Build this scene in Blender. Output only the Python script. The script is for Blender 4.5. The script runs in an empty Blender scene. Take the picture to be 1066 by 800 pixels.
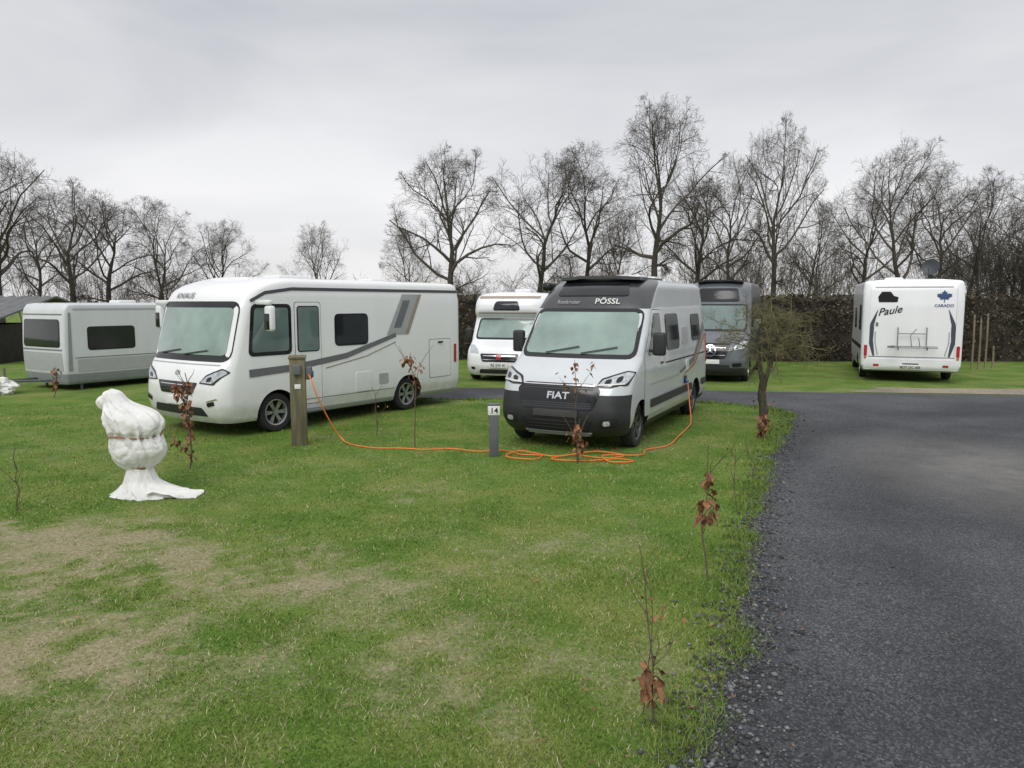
import bpy, bmesh, math, random
import numpy as np
from mathutils import Vector, Matrix, noise as mnoise
random.seed(7); np.random.seed(7)
C=bpy.context; scene=C.scene; COL=scene.collection
rad=math.radians

# ------------------------------------------------------------------ materials
MATS={}
def mat(name,col,rough=.5,metal=0.,coat=0.,var=.12,vscale=6.,bump=0.,bscale=40.,spec=.5,streak=False,dirt=False,bdist=.02):
    if name in MATS: return MATS[name]
    m=bpy.data.materials.new(name); m.use_nodes=True; nt=m.node_tree; N=nt.nodes; L=nt.links
    b=N['Principled BSDF']; b.inputs['Roughness'].default_value=rough; b.inputs['Metallic'].default_value=metal
    b.inputs['Coat Weight'].default_value=coat; b.inputs['Specular IOR Level'].default_value=spec
    tc=N.new('ShaderNodeTexCoord'); mp=N.new('ShaderNodeMapping'); L.new(tc.outputs['Object'],mp.inputs[0])
    if streak: mp.inputs['Scale'].default_value=(1,1,.12)
    n=N.new('ShaderNodeTexNoise'); n.inputs['Scale'].default_value=vscale; n.inputs['Detail'].default_value=5
    L.new(mp.outputs[0],n.inputs['Vector'])
    r=N.new('ShaderNodeValToRGB'); L.new(n.outputs['Fac'],r.inputs[0])
    r.color_ramp.elements[0].position=.3; r.color_ramp.elements[1].position=.7
    r.color_ramp.elements[0].color=tuple(c*(1-var) for c in col)+(1,)
    r.color_ramp.elements[1].color=tuple(min(1,c*(1+var)) for c in col)+(1,)
    out=r.outputs[0]
    if dirt:
        sp=N.new('ShaderNodeSeparateXYZ'); L.new(tc.outputs['Object'],sp.inputs[0])
        mr=N.new('ShaderNodeMapRange'); L.new(sp.outputs['Z'],mr.inputs['Value']); mr.inputs['From Min'].default_value=.2; mr.inputs['From Max'].default_value=.95; mr.inputs['To Min'].default_value=.7; mr.inputs['To Max'].default_value=0
        n3=N.new('ShaderNodeTexNoise'); n3.inputs['Scale'].default_value=7; n3.inputs['Detail'].default_value=6; L.new(tc.outputs['Object'],n3.inputs['Vector'])
        mm=N.new('ShaderNodeMath'); mm.operation='MULTIPLY'; L.new(mr.outputs[0],mm.inputs[0]); L.new(n3.outputs['Fac'],mm.inputs[1])
        mx=N.new('ShaderNodeMix'); mx.data_type='RGBA'; L.new(mm.outputs[0],mx.inputs[0]); L.new(out,mx.inputs[6]); mx.inputs[7].default_value=(.22,.20,.17,1); out=mx.outputs[2]
    L.new(out,b.inputs['Base Color'])
    if bump:
        n2=N.new('ShaderNodeTexNoise'); n2.inputs['Scale'].default_value=bscale; n2.inputs['Detail'].default_value=4
        L.new(mp.outputs[0],n2.inputs['Vector'])
        bp=N.new('ShaderNodeBump'); bp.inputs['Strength'].default_value=bump; bp.inputs['Distance'].default_value=bdist
        L.new(n2.outputs['Fac'],bp.inputs['Height']); L.new(bp.outputs[0],b.inputs['Normal'])
    MATS[name]=m; return m
def mat_attr(name,attr='col',rough=.8,spec=.3):
    m=bpy.data.materials.new(name); m.use_nodes=True; nt=m.node_tree; b=nt.nodes['Principled BSDF']
    a=nt.nodes.new('ShaderNodeAttribute'); a.attribute_name=attr
    nt.links.new(a.outputs['Color'],b.inputs['Base Color']); b.inputs['Roughness'].default_value=rough
    b.inputs['Specular IOR Level'].default_value=spec
    return m
M_white=mat('white_paint',(.84,.85,.86),.28,coat=.5,var=.03,vscale=2,streak=True,dirt=True)
M_white2=mat('white_paint_dull',(.76,.78,.79),.38,coat=.2,var=.05,vscale=3,streak=True)
M_silver=mat('silver_paint',(.60,.63,.65),.3,metal=.1,coat=.6,var=.04,vscale=2,dirt=True)
M_cgrey=mat('caravan_grey',(.62,.64,.66),.4,coat=.2,var=.05,vscale=3,streak=True,dirt=True)
M_cgrey2=mat('caravan_dark_grey',(.25,.265,.28),.45,var=.06)
M_slate=mat('slate_paint',(.12,.135,.15),.3,metal=.2,coat=.5,var=.05)
M_black=mat('black_plastic',(.022,.023,.025),.5,var=.2,bump=.1,bscale=200)
M_blackg=mat('black_gloss',(.012,.013,.015),.12,var=.1)
M_cap=mat('dark_cap_paint',(.045,.048,.052),.25,coat=.4,var=.08)
M_arch=mat('wheel_arch_black',(.012,.012,.012),.9,var=.1)
M_glass=mat('dark_glass',(.018,.022,.025),.06,var=.2,vscale=1.5)
M_screen=mat('windscreen_glass',(.235,.325,.29),.07,var=.35,vscale=1.3,coat=1.)
M_screen2=mat('windscreen_glass_grey',(.13,.185,.175),.06,var=.3,vscale=1.2,coat=.9)
M_rub=mat('tyre_rubber',(.02,.02,.021),.85,var=.2,bump=.2)
M_alloy=mat('alloy_metal',(.45,.46,.47),.35,metal=.8,var=.05)
M_alloyd=mat('alloy_dark',(.16,.165,.17),.35,metal=.7,var=.05)
M_chrome=mat('chrome',(.7,.7,.72),.15,metal=1,var=.02)
M_lamp=mat('lamp_glass',(.48,.51,.53),.08,metal=.3,coat=.8,var=.35,vscale=18)
M_red=mat('tail_lamp_red',(.40,.02,.02),.15,coat=.6,var=.1)
M_amber=mat('amber',(.5,.16,.02),.2)
M_grey=mat('decal_grey',(.15,.155,.165),.4,var=.05)
M_dgrey=mat('grille_dark_grey',(.05,.052,.056),.45,var=.05)
M_lgrey=mat('decal_light_grey',(.38,.39,.40),.4,var=.05)
M_navy=mat('decal_navy',(.02,.06,.17),.4,var=.05)
M_slateb=mat('decal_slate_blue',(.05,.065,.09),.4,var=.05)
M_beige=mat('decal_bronze',(.32,.26,.20),.4,var=.05)
M_plate=mat('plate_white',(.75,.75,.73),.4,var=.04)
M_wood=mat('post_wood',(.15,.135,.08),.85,var=.4,vscale=12,bump=.5,bscale=60,streak=True)
M_woodl=mat('post_wood_pale',(.22,.17,.12),.85,var=.3,vscale=12,bump=.4,streak=True)
M_anth=mat('anthracite_metal',(.11,.12,.13),.5,var=.1)
M_fleece=mat('white_fleece',(.75,.75,.73),.95,var=.07,vscale=6,bump=.7,bscale=11,bdist=.03,spec=.1)
M_twine=mat('twine',(.30,.14,.07),.8)
M_cable=mat('orange_cable',(.85,.22,.04),.5,var=.08)
M_bark=mat('bark_dark',(.058,.050,.042),.95,var=.35,vscale=3,bump=.5,bscale=15)
M_twig=mat('twig_brown',(.090,.075,.062),.95,var=.25,vscale=.6)
M_bark2=mat('bark_mossy',(.055,.054,.032),.95,var=.4,vscale=9,bump=.6,bscale=40)
M_twig2=mat('twig_olive',(.15,.14,.065),.9,var=.3,vscale=5)
M_stem=mat('sapling_stem',(.12,.085,.055),.9,var=.3,vscale=20)
M_dleaf=mat('dead_leaf',(.23,.105,.05),.75,var=.55,vscale=14)
M_roof=mat('shed_roof',(.14,.145,.145),.8,var=.2,vscale=2)
M_shed=mat('shed_timber',(.025,.022,.018),.9,var=.3)
M_mesh=mat('dish_grey',(.045,.05,.055),.5)

# ------------------------------------------------------------------ object helpers
def setsmooth(me,ang=35):
    me.polygons.foreach_set('use_smooth',[True]*len(me.polygons))
    try: me.set_sharp_from_angle(angle=rad(ang))
    except Exception: pass
def mk(name,V,F,m,parent=None,smooth=35,loc=None,rot=None,label=None):
    me=bpy.data.meshes.new(name); me.from_pydata([tuple(v) for v in V],[],F)
    for mm in (m if isinstance(m,(list,tuple)) else [m]): me.materials.append(mm)
    me.update()
    if smooth: setsmooth(me,smooth)
    o=bpy.data.objects.new(name,me); COL.objects.link(o)
    if parent: o.parent=parent
    if loc: o.location=loc
    if rot: o.rotation_euler=rot
    if label: o['label']=label
    return o
def empty(name,loc,rz,label,cat,group=None):
    o=bpy.data.objects.new(name,None); COL.objects.link(o); o.location=loc; o.rotation_euler=(0,0,rz)
    o.empty_display_size=.3; o['label']=label; o['category']=cat
    if group: o['group']=group
    return o
def rbox(name,size,loc,m,parent,bev=.02,rot=None,seg=2,taper=None):
    bm=bmesh.new(); bmesh.ops.create_cube(bm,size=1)
    for v in bm.verts:
        v.co=Vector((v.co.x*size[0],v.co.y*size[1],v.co.z*size[2]))
        if taper and v.co.z>0: v.co.x*=taper; v.co.y*=taper
    if bev: bmesh.ops.bevel(bm,geom=bm.edges[:],offset=bev,segments=seg,affect='EDGES',profile=.5)
    me=bpy.data.meshes.new(name); bm.to_mesh(me); bm.free(); me.materials.append(m); setsmooth(me,40)
    o=bpy.data.objects.new(name,me); COL.objects.link(o); o.parent=parent; o.location=loc
    if rot: o.rotation_euler=rot
    return o
def tube(V,F,pts,rads,n=4,cap=False):
    base=len(V); k=len(pts)
    for i,p in enumerate(pts):
        a=pts[max(0,i-1)]; b=pts[min(k-1,i+1)]
        dx,dy,dz=b[0]-a[0],b[1]-a[1],b[2]-a[2]; l=math.sqrt(dx*dx+dy*dy+dz*dz) or 1; dx/=l;dy/=l;dz/=l
        if abs(dz)<.9: ux,uy,uz=-dy,dx,0.
        else: ux,uy,uz=0.,-dz,dy
        l=math.sqrt(ux*ux+uy*uy+uz*uz) or 1; ux/=l;uy/=l;uz/=l
        wx,wy,wz=dy*uz-dz*uy,dz*ux-dx*uz,dx*uy-dy*ux
        r=rads[i]
        for j in range(n):
            t=6.28318*j/n; c=math.cos(t)*r; s=math.sin(t)*r
            V.append((p[0]+ux*c+wx*s,p[1]+uy*c+wy*s,p[2]+uz*c+wz*s))
    for i in range(k-1):
        for j in range(n):
            a=base+i*n+j; b=base+i*n+(j+1)%n
            F.append((a,b,b+n,a+n))
    if cap:
        F.append(tuple(base+j for j in range(n))); F.append(tuple(base+(k-1)*n+j for j in range(n)))
def catmull(P,n=8):
    out=[]; P=[Vector(p) for p in P]
    Q=[P[0]*2-P[1]]+P+[P[-1]*2-P[-2]]
    for i in range(1,len(Q)-2):
        for k in range(n):
            t=k/n; a,b,c,d=Q[i-1],Q[i],Q[i+1],Q[i+2]
            out.append(.5*((2*b)+(c-a)*t+(2*a-5*b+4*c-d)*t*t+(3*b-a-3*c+d)*t**3))
    out.append(P[-1]); return [tuple(v) for v in out]
def rpoly(pts,r=.05,seg=4,step=.12):
    n=len(pts); out=[]
    for i in range(n):
        p0=Vector(pts[i-1]); p=Vector(pts[i]); p1=Vector(pts[(i+1)%n])
        a=(p0-p); b=(p1-p); rr=min(r,a.length*.45,b.length*.45); a.normalize(); b.normalize()
        s=p+a*rr; e=p+b*rr
        for k in range(seg+1):
            t=k/seg; out.append((1-t)**2*s+2*t*(1-t)*p+t*t*e)
    res=[]
    for i in range(len(out)):
        a=out[i]; b=out[(i+1)%len(out)]; k=max(1,int((b-a).length/step))
        for j in range(k): res.append(a+(b-a)*(j/k))
    return [(v.x,v.y) for v in res]
_tc={}
def text_geo(s,size,off=0.,shear=0.):
    key=(s,size,off,shear)
    if key in _tc: return _tc[key]
    cu=bpy.data.curves.new('t','FONT'); cu.body=s; cu.size=size; cu.align_x='CENTER'; cu.align_y='CENTER'; cu.offset=off; cu.shear=shear
    cu.resolution_u=3
    ob=bpy.data.objects.new('t',cu); COL.objects.link(ob); dg=C.evaluated_depsgraph_get()
    me=bpy.data.meshes.new_from_object(ob.evaluated_get(dg))
    V=[(v.co.x,v.co.y) for v in me.vertices]; F=[tuple(p.vertices) for p in me.polygons]
    bpy.data.objects.remove(ob); bpy.data.meshes.remove(me); _tc[key]=(V,F); return V,F

def interp(tab,z):
    if z<=tab[0][0]: return tab[0][1]
    for i in range(len(tab)-1):
        if z<=tab[i+1][0]:
            a,b=tab[i],tab[i+1]; return a[1]+(b[1]-a[1])*(z-a[0])/(b[0]-a[0])
    return tab[-1][1]
def sm(tab,z,d=.035):
    return sum(interp(tab,z+k*d) for k in (-1,-.5,0,.5,1))/5

class Veh:
    def __init__(s,root,xf,xr,hw,zb,zt,rc,rcr=.12,bow=.1,bowr=.02,re=.12,crown=.04,taper=(0,1.3),alloy=None):
        s.root=root; s.xf_=xf; s.xr_=xr; s.hw_=hw; s.zb=zb; s.zt=zt; s.rc_=rc; s.rcr=rcr; s.bow=bow; s.bowr=bowr; s.re=re; s.crown=crown; s.tp=taper; s.alloy=alloy or M_alloy
    def hw(s,z): return sm(s.hw_,z)
    def T(s,x):
        a,x0=s.tp; return 1-a*(max(0,(x0-x))/x0)**2
    def Xf(s,y,z,inset=0):
        w=s.hw(z)-inset; rc=max(.02,interp(s.rc_,z)-inset*.3); ay=min(abs(y),w)
        d=max(0,ay-(w-rc)); return sm(s.xf_,z)+inset*.4+s.bow*(ay/w)**2+rc-math.sqrt(max(0,rc*rc-d*d))
    def Xr(s,y,z,inset=0):
        w=s.hw(z)-inset; rc=s.rcr; ay=min(abs(y),w)
        d=max(0,ay-(w-rc)); return sm(s.xr_,z)-inset-s.bowr*(ay/w)**2-rc+math.sqrt(max(0,rc*rc-d*d))
    def front(s,y,z):
        e=.01; dx=(sm(s.xf_,z+e)-sm(s.xf_,z-e))/(2*e)
        xx=s.Xf(y,z); dy=(s.Xf(y+e,z)-s.Xf(y-e,z))/(2*e)
        n=Vector((-1,max(-3,min(3,dy)),dx)).normalized()
        return Vector((xx,y*s.T(xx),z)),n
    def rear(s,y,z):
        return Vector((s.Xr(y,z),y,z)),Vector((1,0,0))
    def side(s,sg):
        def f(x,z): return Vector((x,sg*s.hw(z)*s.T(x),z)),Vector((0,sg,0))
        return f
    def roof(s,x,y):
        w=s.hw(s.zt)-s.re; k=min(1,abs(y)/w); k2=s.crown*(1-k) if k>.55 else s.crown*.8
        return Vector((x,y,s.zt+k2)),Vector((0,0,1))
    def ring(s,z,inset):
        w=s.hw(z)-inset; rc=max(.02,interp(s.rc_,z)-inset*.3); P=[]
        ys=[-(w-rc)+2*(w-rc)*i/12 for i in range(13)]
        ca=[15,35,55,72,90]
        fy=[-(w-rc)-rc*math.sin(rad(a)) for a in reversed(ca)]+ys+[(w-rc)+rc*math.sin(rad(a)) for a in ca]
        for y in fy: P.append((s.Xf(y,z,inset),y,z))
        xa=P[-1][0]; rr=s.rcr
        ry=[-(w-rr)+2*(w-rr)*i/6 for i in range(7)]
        ryy=[(w-rr)+rr*math.sin(rad(a)) for a in reversed(ca)]+list(reversed(ry))+[-(w-rr)-rr*math.sin(rad(a)) for a in ca]
        R=[(s.Xr(y,z,inset),y,z) for y in ryy]; xb=R[0][0]; n=22
        for i in range(1,n): P.append((xa+(xb-xa)*i/n,w,z))
        P+=R
        for i in range(1,n): P.append((xb+(xa-xb)*i/n,-w,z))
        return [(p[0],p[1]*s.T(p[0]),p[2]) for p in P]
    def body(s,mats,colfn=None,wheels=(),R=.33,arch=.07,extra=(),depth=.34,name='body'):
        zs=set(round(s.zb+(s.zt-s.re-s.zb)*i/44,3) for i in range(45))|set(extra)|set(z for z,_ in s.xf_ if s.zb<z<s.zt-s.re)
        zs=sorted(zs); z2=[zs[0]]
        for z in zs[1:]:
            if z in extra and z-z2[-1]<=.018: z2[-1]=z
            elif z-z2[-1]>.018: z2.append(z)
        rows=[(s.zb,.03)]+[(z+.0,0) for z in z2[1:]]
        rows+= [(s.zt-s.re+s.re*math.sin(rad(a)),s.re*(1-math.cos(rad(a)))) for a in (20,40,60,75,88)]
        V=[];F=[]
        for z,i in rows: V+=s.ring(z,i)
        n=len(V)//len(rows)
        last=V[-n:]
        for k,c in ((.6,.8),(.12,1)):
            V+=[(p[0],p[1]*k,s.zt+s.crown*c) for p in last]
        nr=len(V)//n
        for i in range(nr-1):
            for j in range(n):
                a=i*n+j;b=i*n+(j+1)%n; F.append((a,b,b+n,a+n))
        F.append(tuple(range(n))[::-1]); F.append(tuple((nr-1)*n+j for j in range(n)))
        o=mk(name,V,F,mats,s.root,smooth=0)
        me=o.data
        bm=bmesh.new(); bm.from_mesh(me); bmesh.ops.recalc_face_normals(bm,faces=bm.faces[:]); bm.to_mesh(me); bm.free()
        if wheels:
            CV=[];CF=[]
            for wx in wheels:
                for sg in (-1,1):
                    w=s.hw(.4); y0=sg*(w-depth); y1=sg*(w+.3); b=len(CV); nn=32; RR=R+arch
                    for yy in (y0,y1):
                        for k in range(nn):
                            t=2*math.pi*k/nn; CV.append((wx+RR*math.cos(t),yy,R+RR*math.sin(t)))
                    for k in range(nn):
                        k2=(k+1)%nn; CF.append((b+k,b+k2,b+nn+k2,b+nn+k))
                    CF.append(tuple(b+k for k in range(nn))); CF.append(tuple(b+nn+k for k in range(nn)))
            cme=bpy.data.meshes.new('cut'); cme.from_pydata(CV,[],CF)
            bm=bmesh.new(); bm.from_mesh(cme); bmesh.ops.recalc_face_normals(bm,faces=bm.faces[:]); bm.to_mesh(cme); bm.free()
            co=bpy.data.objects.new('cut',cme); COL.objects.link(co); co.parent=s.root
            C.view_layer.update()
            md=o.modifiers.new('b','BOOLEAN'); md.operation='DIFFERENCE'; md.solver='EXACT'; md.object=co
            dg=C.evaluated_depsgraph_get(); nm=bpy.data.meshes.new_from_object(o.evaluated_get(dg))
            o.modifiers.clear(); o.data=nm; bpy.data.objects.remove(co); me=nm
            me.materials.clear()
            for m in mats: me.materials.append(m)
        for p in me.polygons:
            c=p.center; idx=0
            if colfn: idx=colfn(c)
            for wx in wheels:
                if math.hypot(c.x-wx,c.z-R)<R+arch+.012 and c.z<R*2+.2 and abs(c.y)<s.hw(c.z)*s.T(c.x)-.005: idx=1
            if c.z<s.zb+.005: idx=1
            p.material_index=idx
        setsmooth(me,32); s.bodyo=o
        if wheels:
            for wx in wheels:
                for sg in (-1,1): s.wheel(wx,sg,R)
        return o
    def wheel(s,wx,sg,R,dark=False):
        yc=sg*(s.hw(R)*s.T(wx)-.115)
        def lathe(name,prof,m,par,loc,n=36,extra=None):
            V=[];F=[]
            for r,y in prof:
                for k in range(n):
                    t=2*math.pi*k/n; V.append((r*math.cos(t),sg*y,r*math.sin(t)))
            for i in range(len(prof)-1):
                for k in range(n):
                    k2=(k+1)%n; F.append((i*n+k,i*n+k2,(i+1)*n+k2,(i+1)*n+k))
            if extra: extra(V,F)
            return mk(name,V,F,m,par,40,loc=loc)
        hub=lathe('wheel',[(.0005,-.02),(.6*R,-.02),(.6*R,0.0),(.0005,0.01)],M_arch,s.root,(wx,yc,R))
        lathe('tyre',[(.62*R,-.09),(.8*R,-.1),(.94*R,-.095),(R,-.07),(R,.07),(.94*R,.095),(.8*R,.1),(.68*R,.092),(.64*R,.08)],M_rub,hub,(0,0,0))
        def sp(V,F):
            ns=6
            for k in range(ns):
                for dd in (-.11,.11):
                    t=2*math.pi*k/ns+dd; c,q=math.cos(t),math.sin(t); b=len(V)
                    for r,y,w in ((.1*R,.06,.018),(.62*R,.075,.013)):
                        for yy,ww in ((y,w),(y-.03,w)):
                            V.append((r*c-q*ww,sg*yy,r*q+c*ww)); V.append((r*c+q*ww,sg*yy,r*q-c*ww))
                    F.extend([(b,b+1,b+5,b+4),(b,b+2,b+6,b+4),(b+1,b+3,b+7,b+5)])
            b=len(V); n=16
            for k in range(n): V.append((.15*R*math.cos(6.283*k/n),sg*.078,.15*R*math.sin(6.283*k/n)))
            F.append(tuple(range(b,b+n)))
        lathe('rim',[(.69*R,.085),(.66*R,.092),(.61*R,.085),(.59*R,.04),(.59*R,-.02)],s.alloy,hub,(0,0,0),extra=sp)
    def patch(s,name,pts,f,m,off=.008,r=.05,parent=None,skirt=.02,step=.09):
        ol=rpoly(pts,r,step=step) if r else rpoly(pts,.001,1,step)
        cx=sum(p[0] for p in ol)/len(ol); cy=sum(p[1] for p in ol)/len(ol)
        V=[];F=[]; n=len(ol)
        p,nn=f(cx,cy); V.append(p+nn*off)
        ks=(.2,.4,.6,.8,1)
        for k in ks:
            for q in ol:
                p,nn=f(cx+(q[0]-cx)*k,cy+(q[1]-cy)*k); V.append(p+nn*off)
        for q in ol:
            p,nn=f(*q); V.append(p-nn*skirt)
        for j in range(n): F.append((0,1+j,1+(j+1)%n))
        for i in range(len(ks)):
            for j in range(n):
                a=1+i*n+j;b=1+i*n+(j+1)%n; F.append((a,b,b+n,a+n))
        return mk(name,V,F,m,parent or s.root,30)
    def window(s,pts,f,m=None,fr=.035,r=.06,name='window',off=.012,frm=None):
        cx=sum(p[0] for p in pts)/len(pts); cy=sum(p[1] for p in pts)/len(pts)
        o=s.patch(name,pts,f,m or M_glass,off,r)
        big=[(p[0]+fr*(1 if p[0]>cx else -1),p[1]+fr*(1 if p[1]>cy else -1)) for p in pts]
        s.patch('frame',big,f,frm or M_blackg,off-.005,r+fr*.7,parent=o)
        return o
    def door(s,pts,f,m,r=.05,handle=None):
        o=s.patch('door',pts,f,m,.007,r)
        cx=sum(p[0] for p in pts)/len(pts); cy=sum(p[1] for p in pts)/len(pts); fr=.009
        big=[(p[0]+fr*(1 if p[0]>cx else -1),p[1]+fr*(1 if p[1]>cy else -1)) for p in pts]
        s.patch('frame',big,f,M_arch,.003,r,parent=o)
        if handle: s.patch('handle',[(handle[0]-.07,handle[1]-.018),(handle[0]+.07,handle[1]-.018),(handle[0]+.07,handle[1]+.018),(handle[0]-.07,handle[1]+.018)],f,M_blackg,.03,.015,parent=o)
        return o
    def strip(s,name,pts,w,f,m,off=.006,parent=None):
        V=[];F=[]; P=[]
        for i in range(len(pts)-1):
            a=Vector(pts[i]);b=Vector(pts[i+1]); k=max(1,int((b-a).length/.06))
            for j in range(k): P.append(a+(b-a)*j/k)
        P.append(Vector(pts[-1]))
        for i,p in enumerate(P):
            d=(P[min(i+1,len(P)-1)]-P[max(i-1,0)]).normalized(); nn=Vector((-d.y,d.x)); ww=w if not callable(w) else w(i/(len(P)-1))
            for q in (1,-1):
                c=p+nn*q*ww*.5; a,b=f(c.x,c.y); V.append(a+b*off)
        for i in range(len(P)-1): F.append((2*i,2*i+1,2*i+3,2*i+2))
        return mk(name,V,F,m,parent or s.root,30)
    def text(s,t,u,v,size,f,m,flip=1,off=.02,bold=.0,rot=0,shear=0,name='lettering',sx=1.,parent=None):
        tv,tf=text_geo(t,size,bold,shear); V=[]; c,q=math.cos(rot),math.sin(rot)
        for x,y in tv:
            x*=sx; a,b=f(u+flip*(x*c-y*q),v+x*q+y*c); V.append(a+b*off)
        return mk(name,V,tf,m,parent or s.root,0)
    def poly(s,name,pts,f,m,off=.01,flip=1,u=0,v=0,sc=1,parent=None):
        V=[]
        for x,y in pts:
            a,b=f(u+flip*x*sc,v+y*sc); V.append(a+b*off)
        return mk(name,V,[tuple(range(len(V)))],m,parent or s.root,0)

def mirror_ear(s,x,y,z,m=M_black,w=.2,h=.34):
    sg=1 if y>0 else -1
    o=rbox('wing_mirror',(.12,w,h),(x,y,z),m,s.root,.04,seg=3)
    rbox('arm',(.06,.22,.05),(.03,-sg*.16,-h*.3),m,o,.015)
    rbox('mirror_glass',(.01,w*.8,h*.8),(.062,0,0),M_chrome,o,.003)
    return o

# ================================================================== VEHICLES
def camper_van():
    root=empty('camper_van',(.63,10.92,0),rad(64.0),'silver camper van with black bumper and dark roof cap','camper van')
    v=Veh(root,[(.24,.16),(.32,.07),(.45,.01),(.6,.0),(.78,.04),(.90,.08),(1.02,.14),(1.12,.25),(1.20,.40),(1.30,.64),(1.36,.76),(2.06,1.34),(2.16,1.40),(2.3,1.50),(2.45,1.68),(2.58,2.05)],
          [(.2,5.6),(.5,5.67),(1.2,5.67),(2.58,5.5)],[(.24,.97),(.45,1.05),(1.15,1.05),(1.6,1.02),(2.1,.96),(2.4,.92),(2.58,.90)],
          .24,2.58,[(.2,.26),(1.0,.26),(1.3,.2),(1.45,.12),(2.1,.12),(2.3,.25),(2.6,.35)],bow=.14,re=.14,taper=(.04,1.3),alloy=M_alloyd)
    def cf(c):
        if c.z<.86 and c.x<.46: return 2
        if c.z<.36: return 2
        if 2.10<c.z<2.575 and c.x<v.Xf(v.hw(c.z),c.z)+.01: return 3
        return 0
    v.body([M_silver,M_arch,M_black,M_cap],cf,(.92,4.66),.335,.065,extra=(.36,.86,1.35,2.10,.66))
    fr=v.front; R=v.side(-1); Lf=v.side(1)
    v.window([(-.90,1.40),(.90,1.40),(.85,2.04),(-.85,2.04)],fr,M_screen,.06,.1,name='windscreen')
    v.patch('roof_window',[(-.62,2.30),(.62,2.30),(.55,2.50),(-.55,2.50)],fr,M_blackg,.014,.06)
    v.patch('roof_panel',[(1.85,-.70),(1.85,.70),(3.2,.74),(3.2,-.74)],v.roof,M_cap,.03,.08)
    v.text('PÖSSL',-.30,2.205,.12,fr,M_plate,-1,.02,.001,sx=1.25)
    v.text('Roadcruiser',.36,2.195,.085,fr,M_lgrey,-1,.02,0)
    g=v.patch('grille',[(-.58,.64),(.58,.64),(.68,.92),(.56,1.01),(-.56,1.01),(-.68,.92)],fr,M_blackg,.014,.05)
    for z in (.67,.70,.73,.93,.96): v.strip('grille_bar',[(-.56,z),(.56,z)],.010,fr,M_dgrey,.022,parent=g)
    v.text('FIAT',-.03,.83,.135,fr,M_chrome,-1,.03,.003,sx=1.35)
    v.strip('chrome_trim',[(-.58,.985),(.58,.985)],.014,fr,M_chrome,.024)
    b=v.patch('bumper_intake',[(-.5,.32),(.5,.32),(.60,.50),(-.60,.50)],fr,M_arch,.01,.04)
    for z in (.37,.42,.47): v.strip('grille_bar',[(-.48,z),(.48,z)],.010,fr,M_dgrey,.016,parent=b)
    v.patch('number_plate',[(-.36,.535),(.36,.535),(.36,.635),(-.36,.635)],fr,mat('plate_dark',(.05,.05,.052),.6),.03,.01)
    v.patch('skid_plate',[(-.5,.245),(.5,.245),(.56,.30),(-.56,.30)],fr,M_cgrey2,.012,.02)
    for sg in (-1,1):
        h=v.patch('headlight',[(sg*.62,.985),(sg*.80,.985),(sg*.99,1.02),(sg*1.035,1.15),(sg*.97,1.17),(sg*.68,1.065)],fr,M_lamp,.020,.02)
        v.patch('lamp_surround',[(sg*.59,.965),(sg*.80,.965),(sg*1.01,.995),(sg*1.045,1.17),(sg*.95,1.19),(sg*.65,1.085)],fr,M_blackg,.013,.02,parent=h)
        v.patch('lamp_lens',[(sg*.71,1.005),(sg*.80,1.015),(sg*.81,1.08),(sg*.72,1.06)],fr,M_blackg,.026,.03,parent=h)
        v.patch('lamp_lens',[(sg*.86,1.03),(sg*.93,1.04),(sg*.94,1.12),(sg*.87,1.10)],fr,M_blackg,.026,.03,parent=h)
        v.strip('running_light',[(sg*.62,.992),(sg*.97,1.015)],.016,fr,M_plate,.028,parent=h)
        v.patch('fog_lamp_recess',[(sg*.68,.38),(sg*.92,.40),(sg*.95,.54),(sg*.70,.52)],fr,M_arch,.010,.04)
        v.patch('fog_lamp',[(sg*.74,.42),(sg*.84,.43),(sg*.84,.50),(sg*.74,.49)],fr,M_lamp,.016,.04)
        mirror_ear(v,1.30,sg*1.20,1.56,h=.36)
    for y0 in (-.1,.5): v.strip('wiper',[(y0,1.40),(y0-.55,1.50)],.02,fr,M_black,.03)
    for f,sg in ((R,-1),(Lf,1)):
        v.door([(1.06,.45),(2.16,.45),(2.16,2.08),(1.66,2.08),(1.06,1.36)],f,M_silver,.06,handle=(2.02,1.22))
        v.window([(1.26,1.40),(2.06,1.40),(2.06,2.0),(1.72,2.0)],f,M_glass,.03,.05)
        v.strip('side_moulding',[(1.35,.62),(4.24,.62)],.13,f,M_black,.02)
        v.strip('side_moulding',[(5.09,.62),(5.5,.62)],.13,f,M_black,.02)
        v.window([(2.42,1.42),(3.26,1.42),(3.26,1.98),(2.42,1.98)],f,M_glass,.03,.09)
        v.window([(4.3,1.5),(5.0,1.5),(5.0,1.95),(4.3,1.95)],f,M_glass,.03,.09)
        v.strip('rail_groove',[(2.3,1.2),(5.4,1.2)],.025,f,M_arch,.004)
        v.strip('graphic_stripe',[(3.3,.95),(4.4,1.12),(5.4,1.75)],lambda t:.05+.12*t,f,M_grey,.006)
        v.strip('graphic_stripe',[(3.6,.88),(4.5,1.03),(5.4,1.55)],lambda t:.02+.05*t,f,M_amber,.006)
        v.strip('graphic_stripe',[(1.36,.92),(3.2,.92)],.03,f,M_lgrey,.0105)
        v.patch('tail_lamp',[(5.5,1.0),(5.56,1.0),(5.54,1.6),(5.48,1.6)],f,M_red,.008,.02)
    v.door([(2.24,.45),(3.42,.45),(3.42,2.12),(2.24,2.12)],Lf,M_silver,.06,handle=(2.34,1.22))
    v.patch('service_flap',[(3.76,.95),(3.96,.95),(3.96,1.15),(3.76,1.15)],R,M_white,.012,.02)
    v.patch('power_inlet',[(3.62,.72),(3.74,.72),(3.74,.86),(3.62,.86)],R,M_black,.03,.02)
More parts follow.
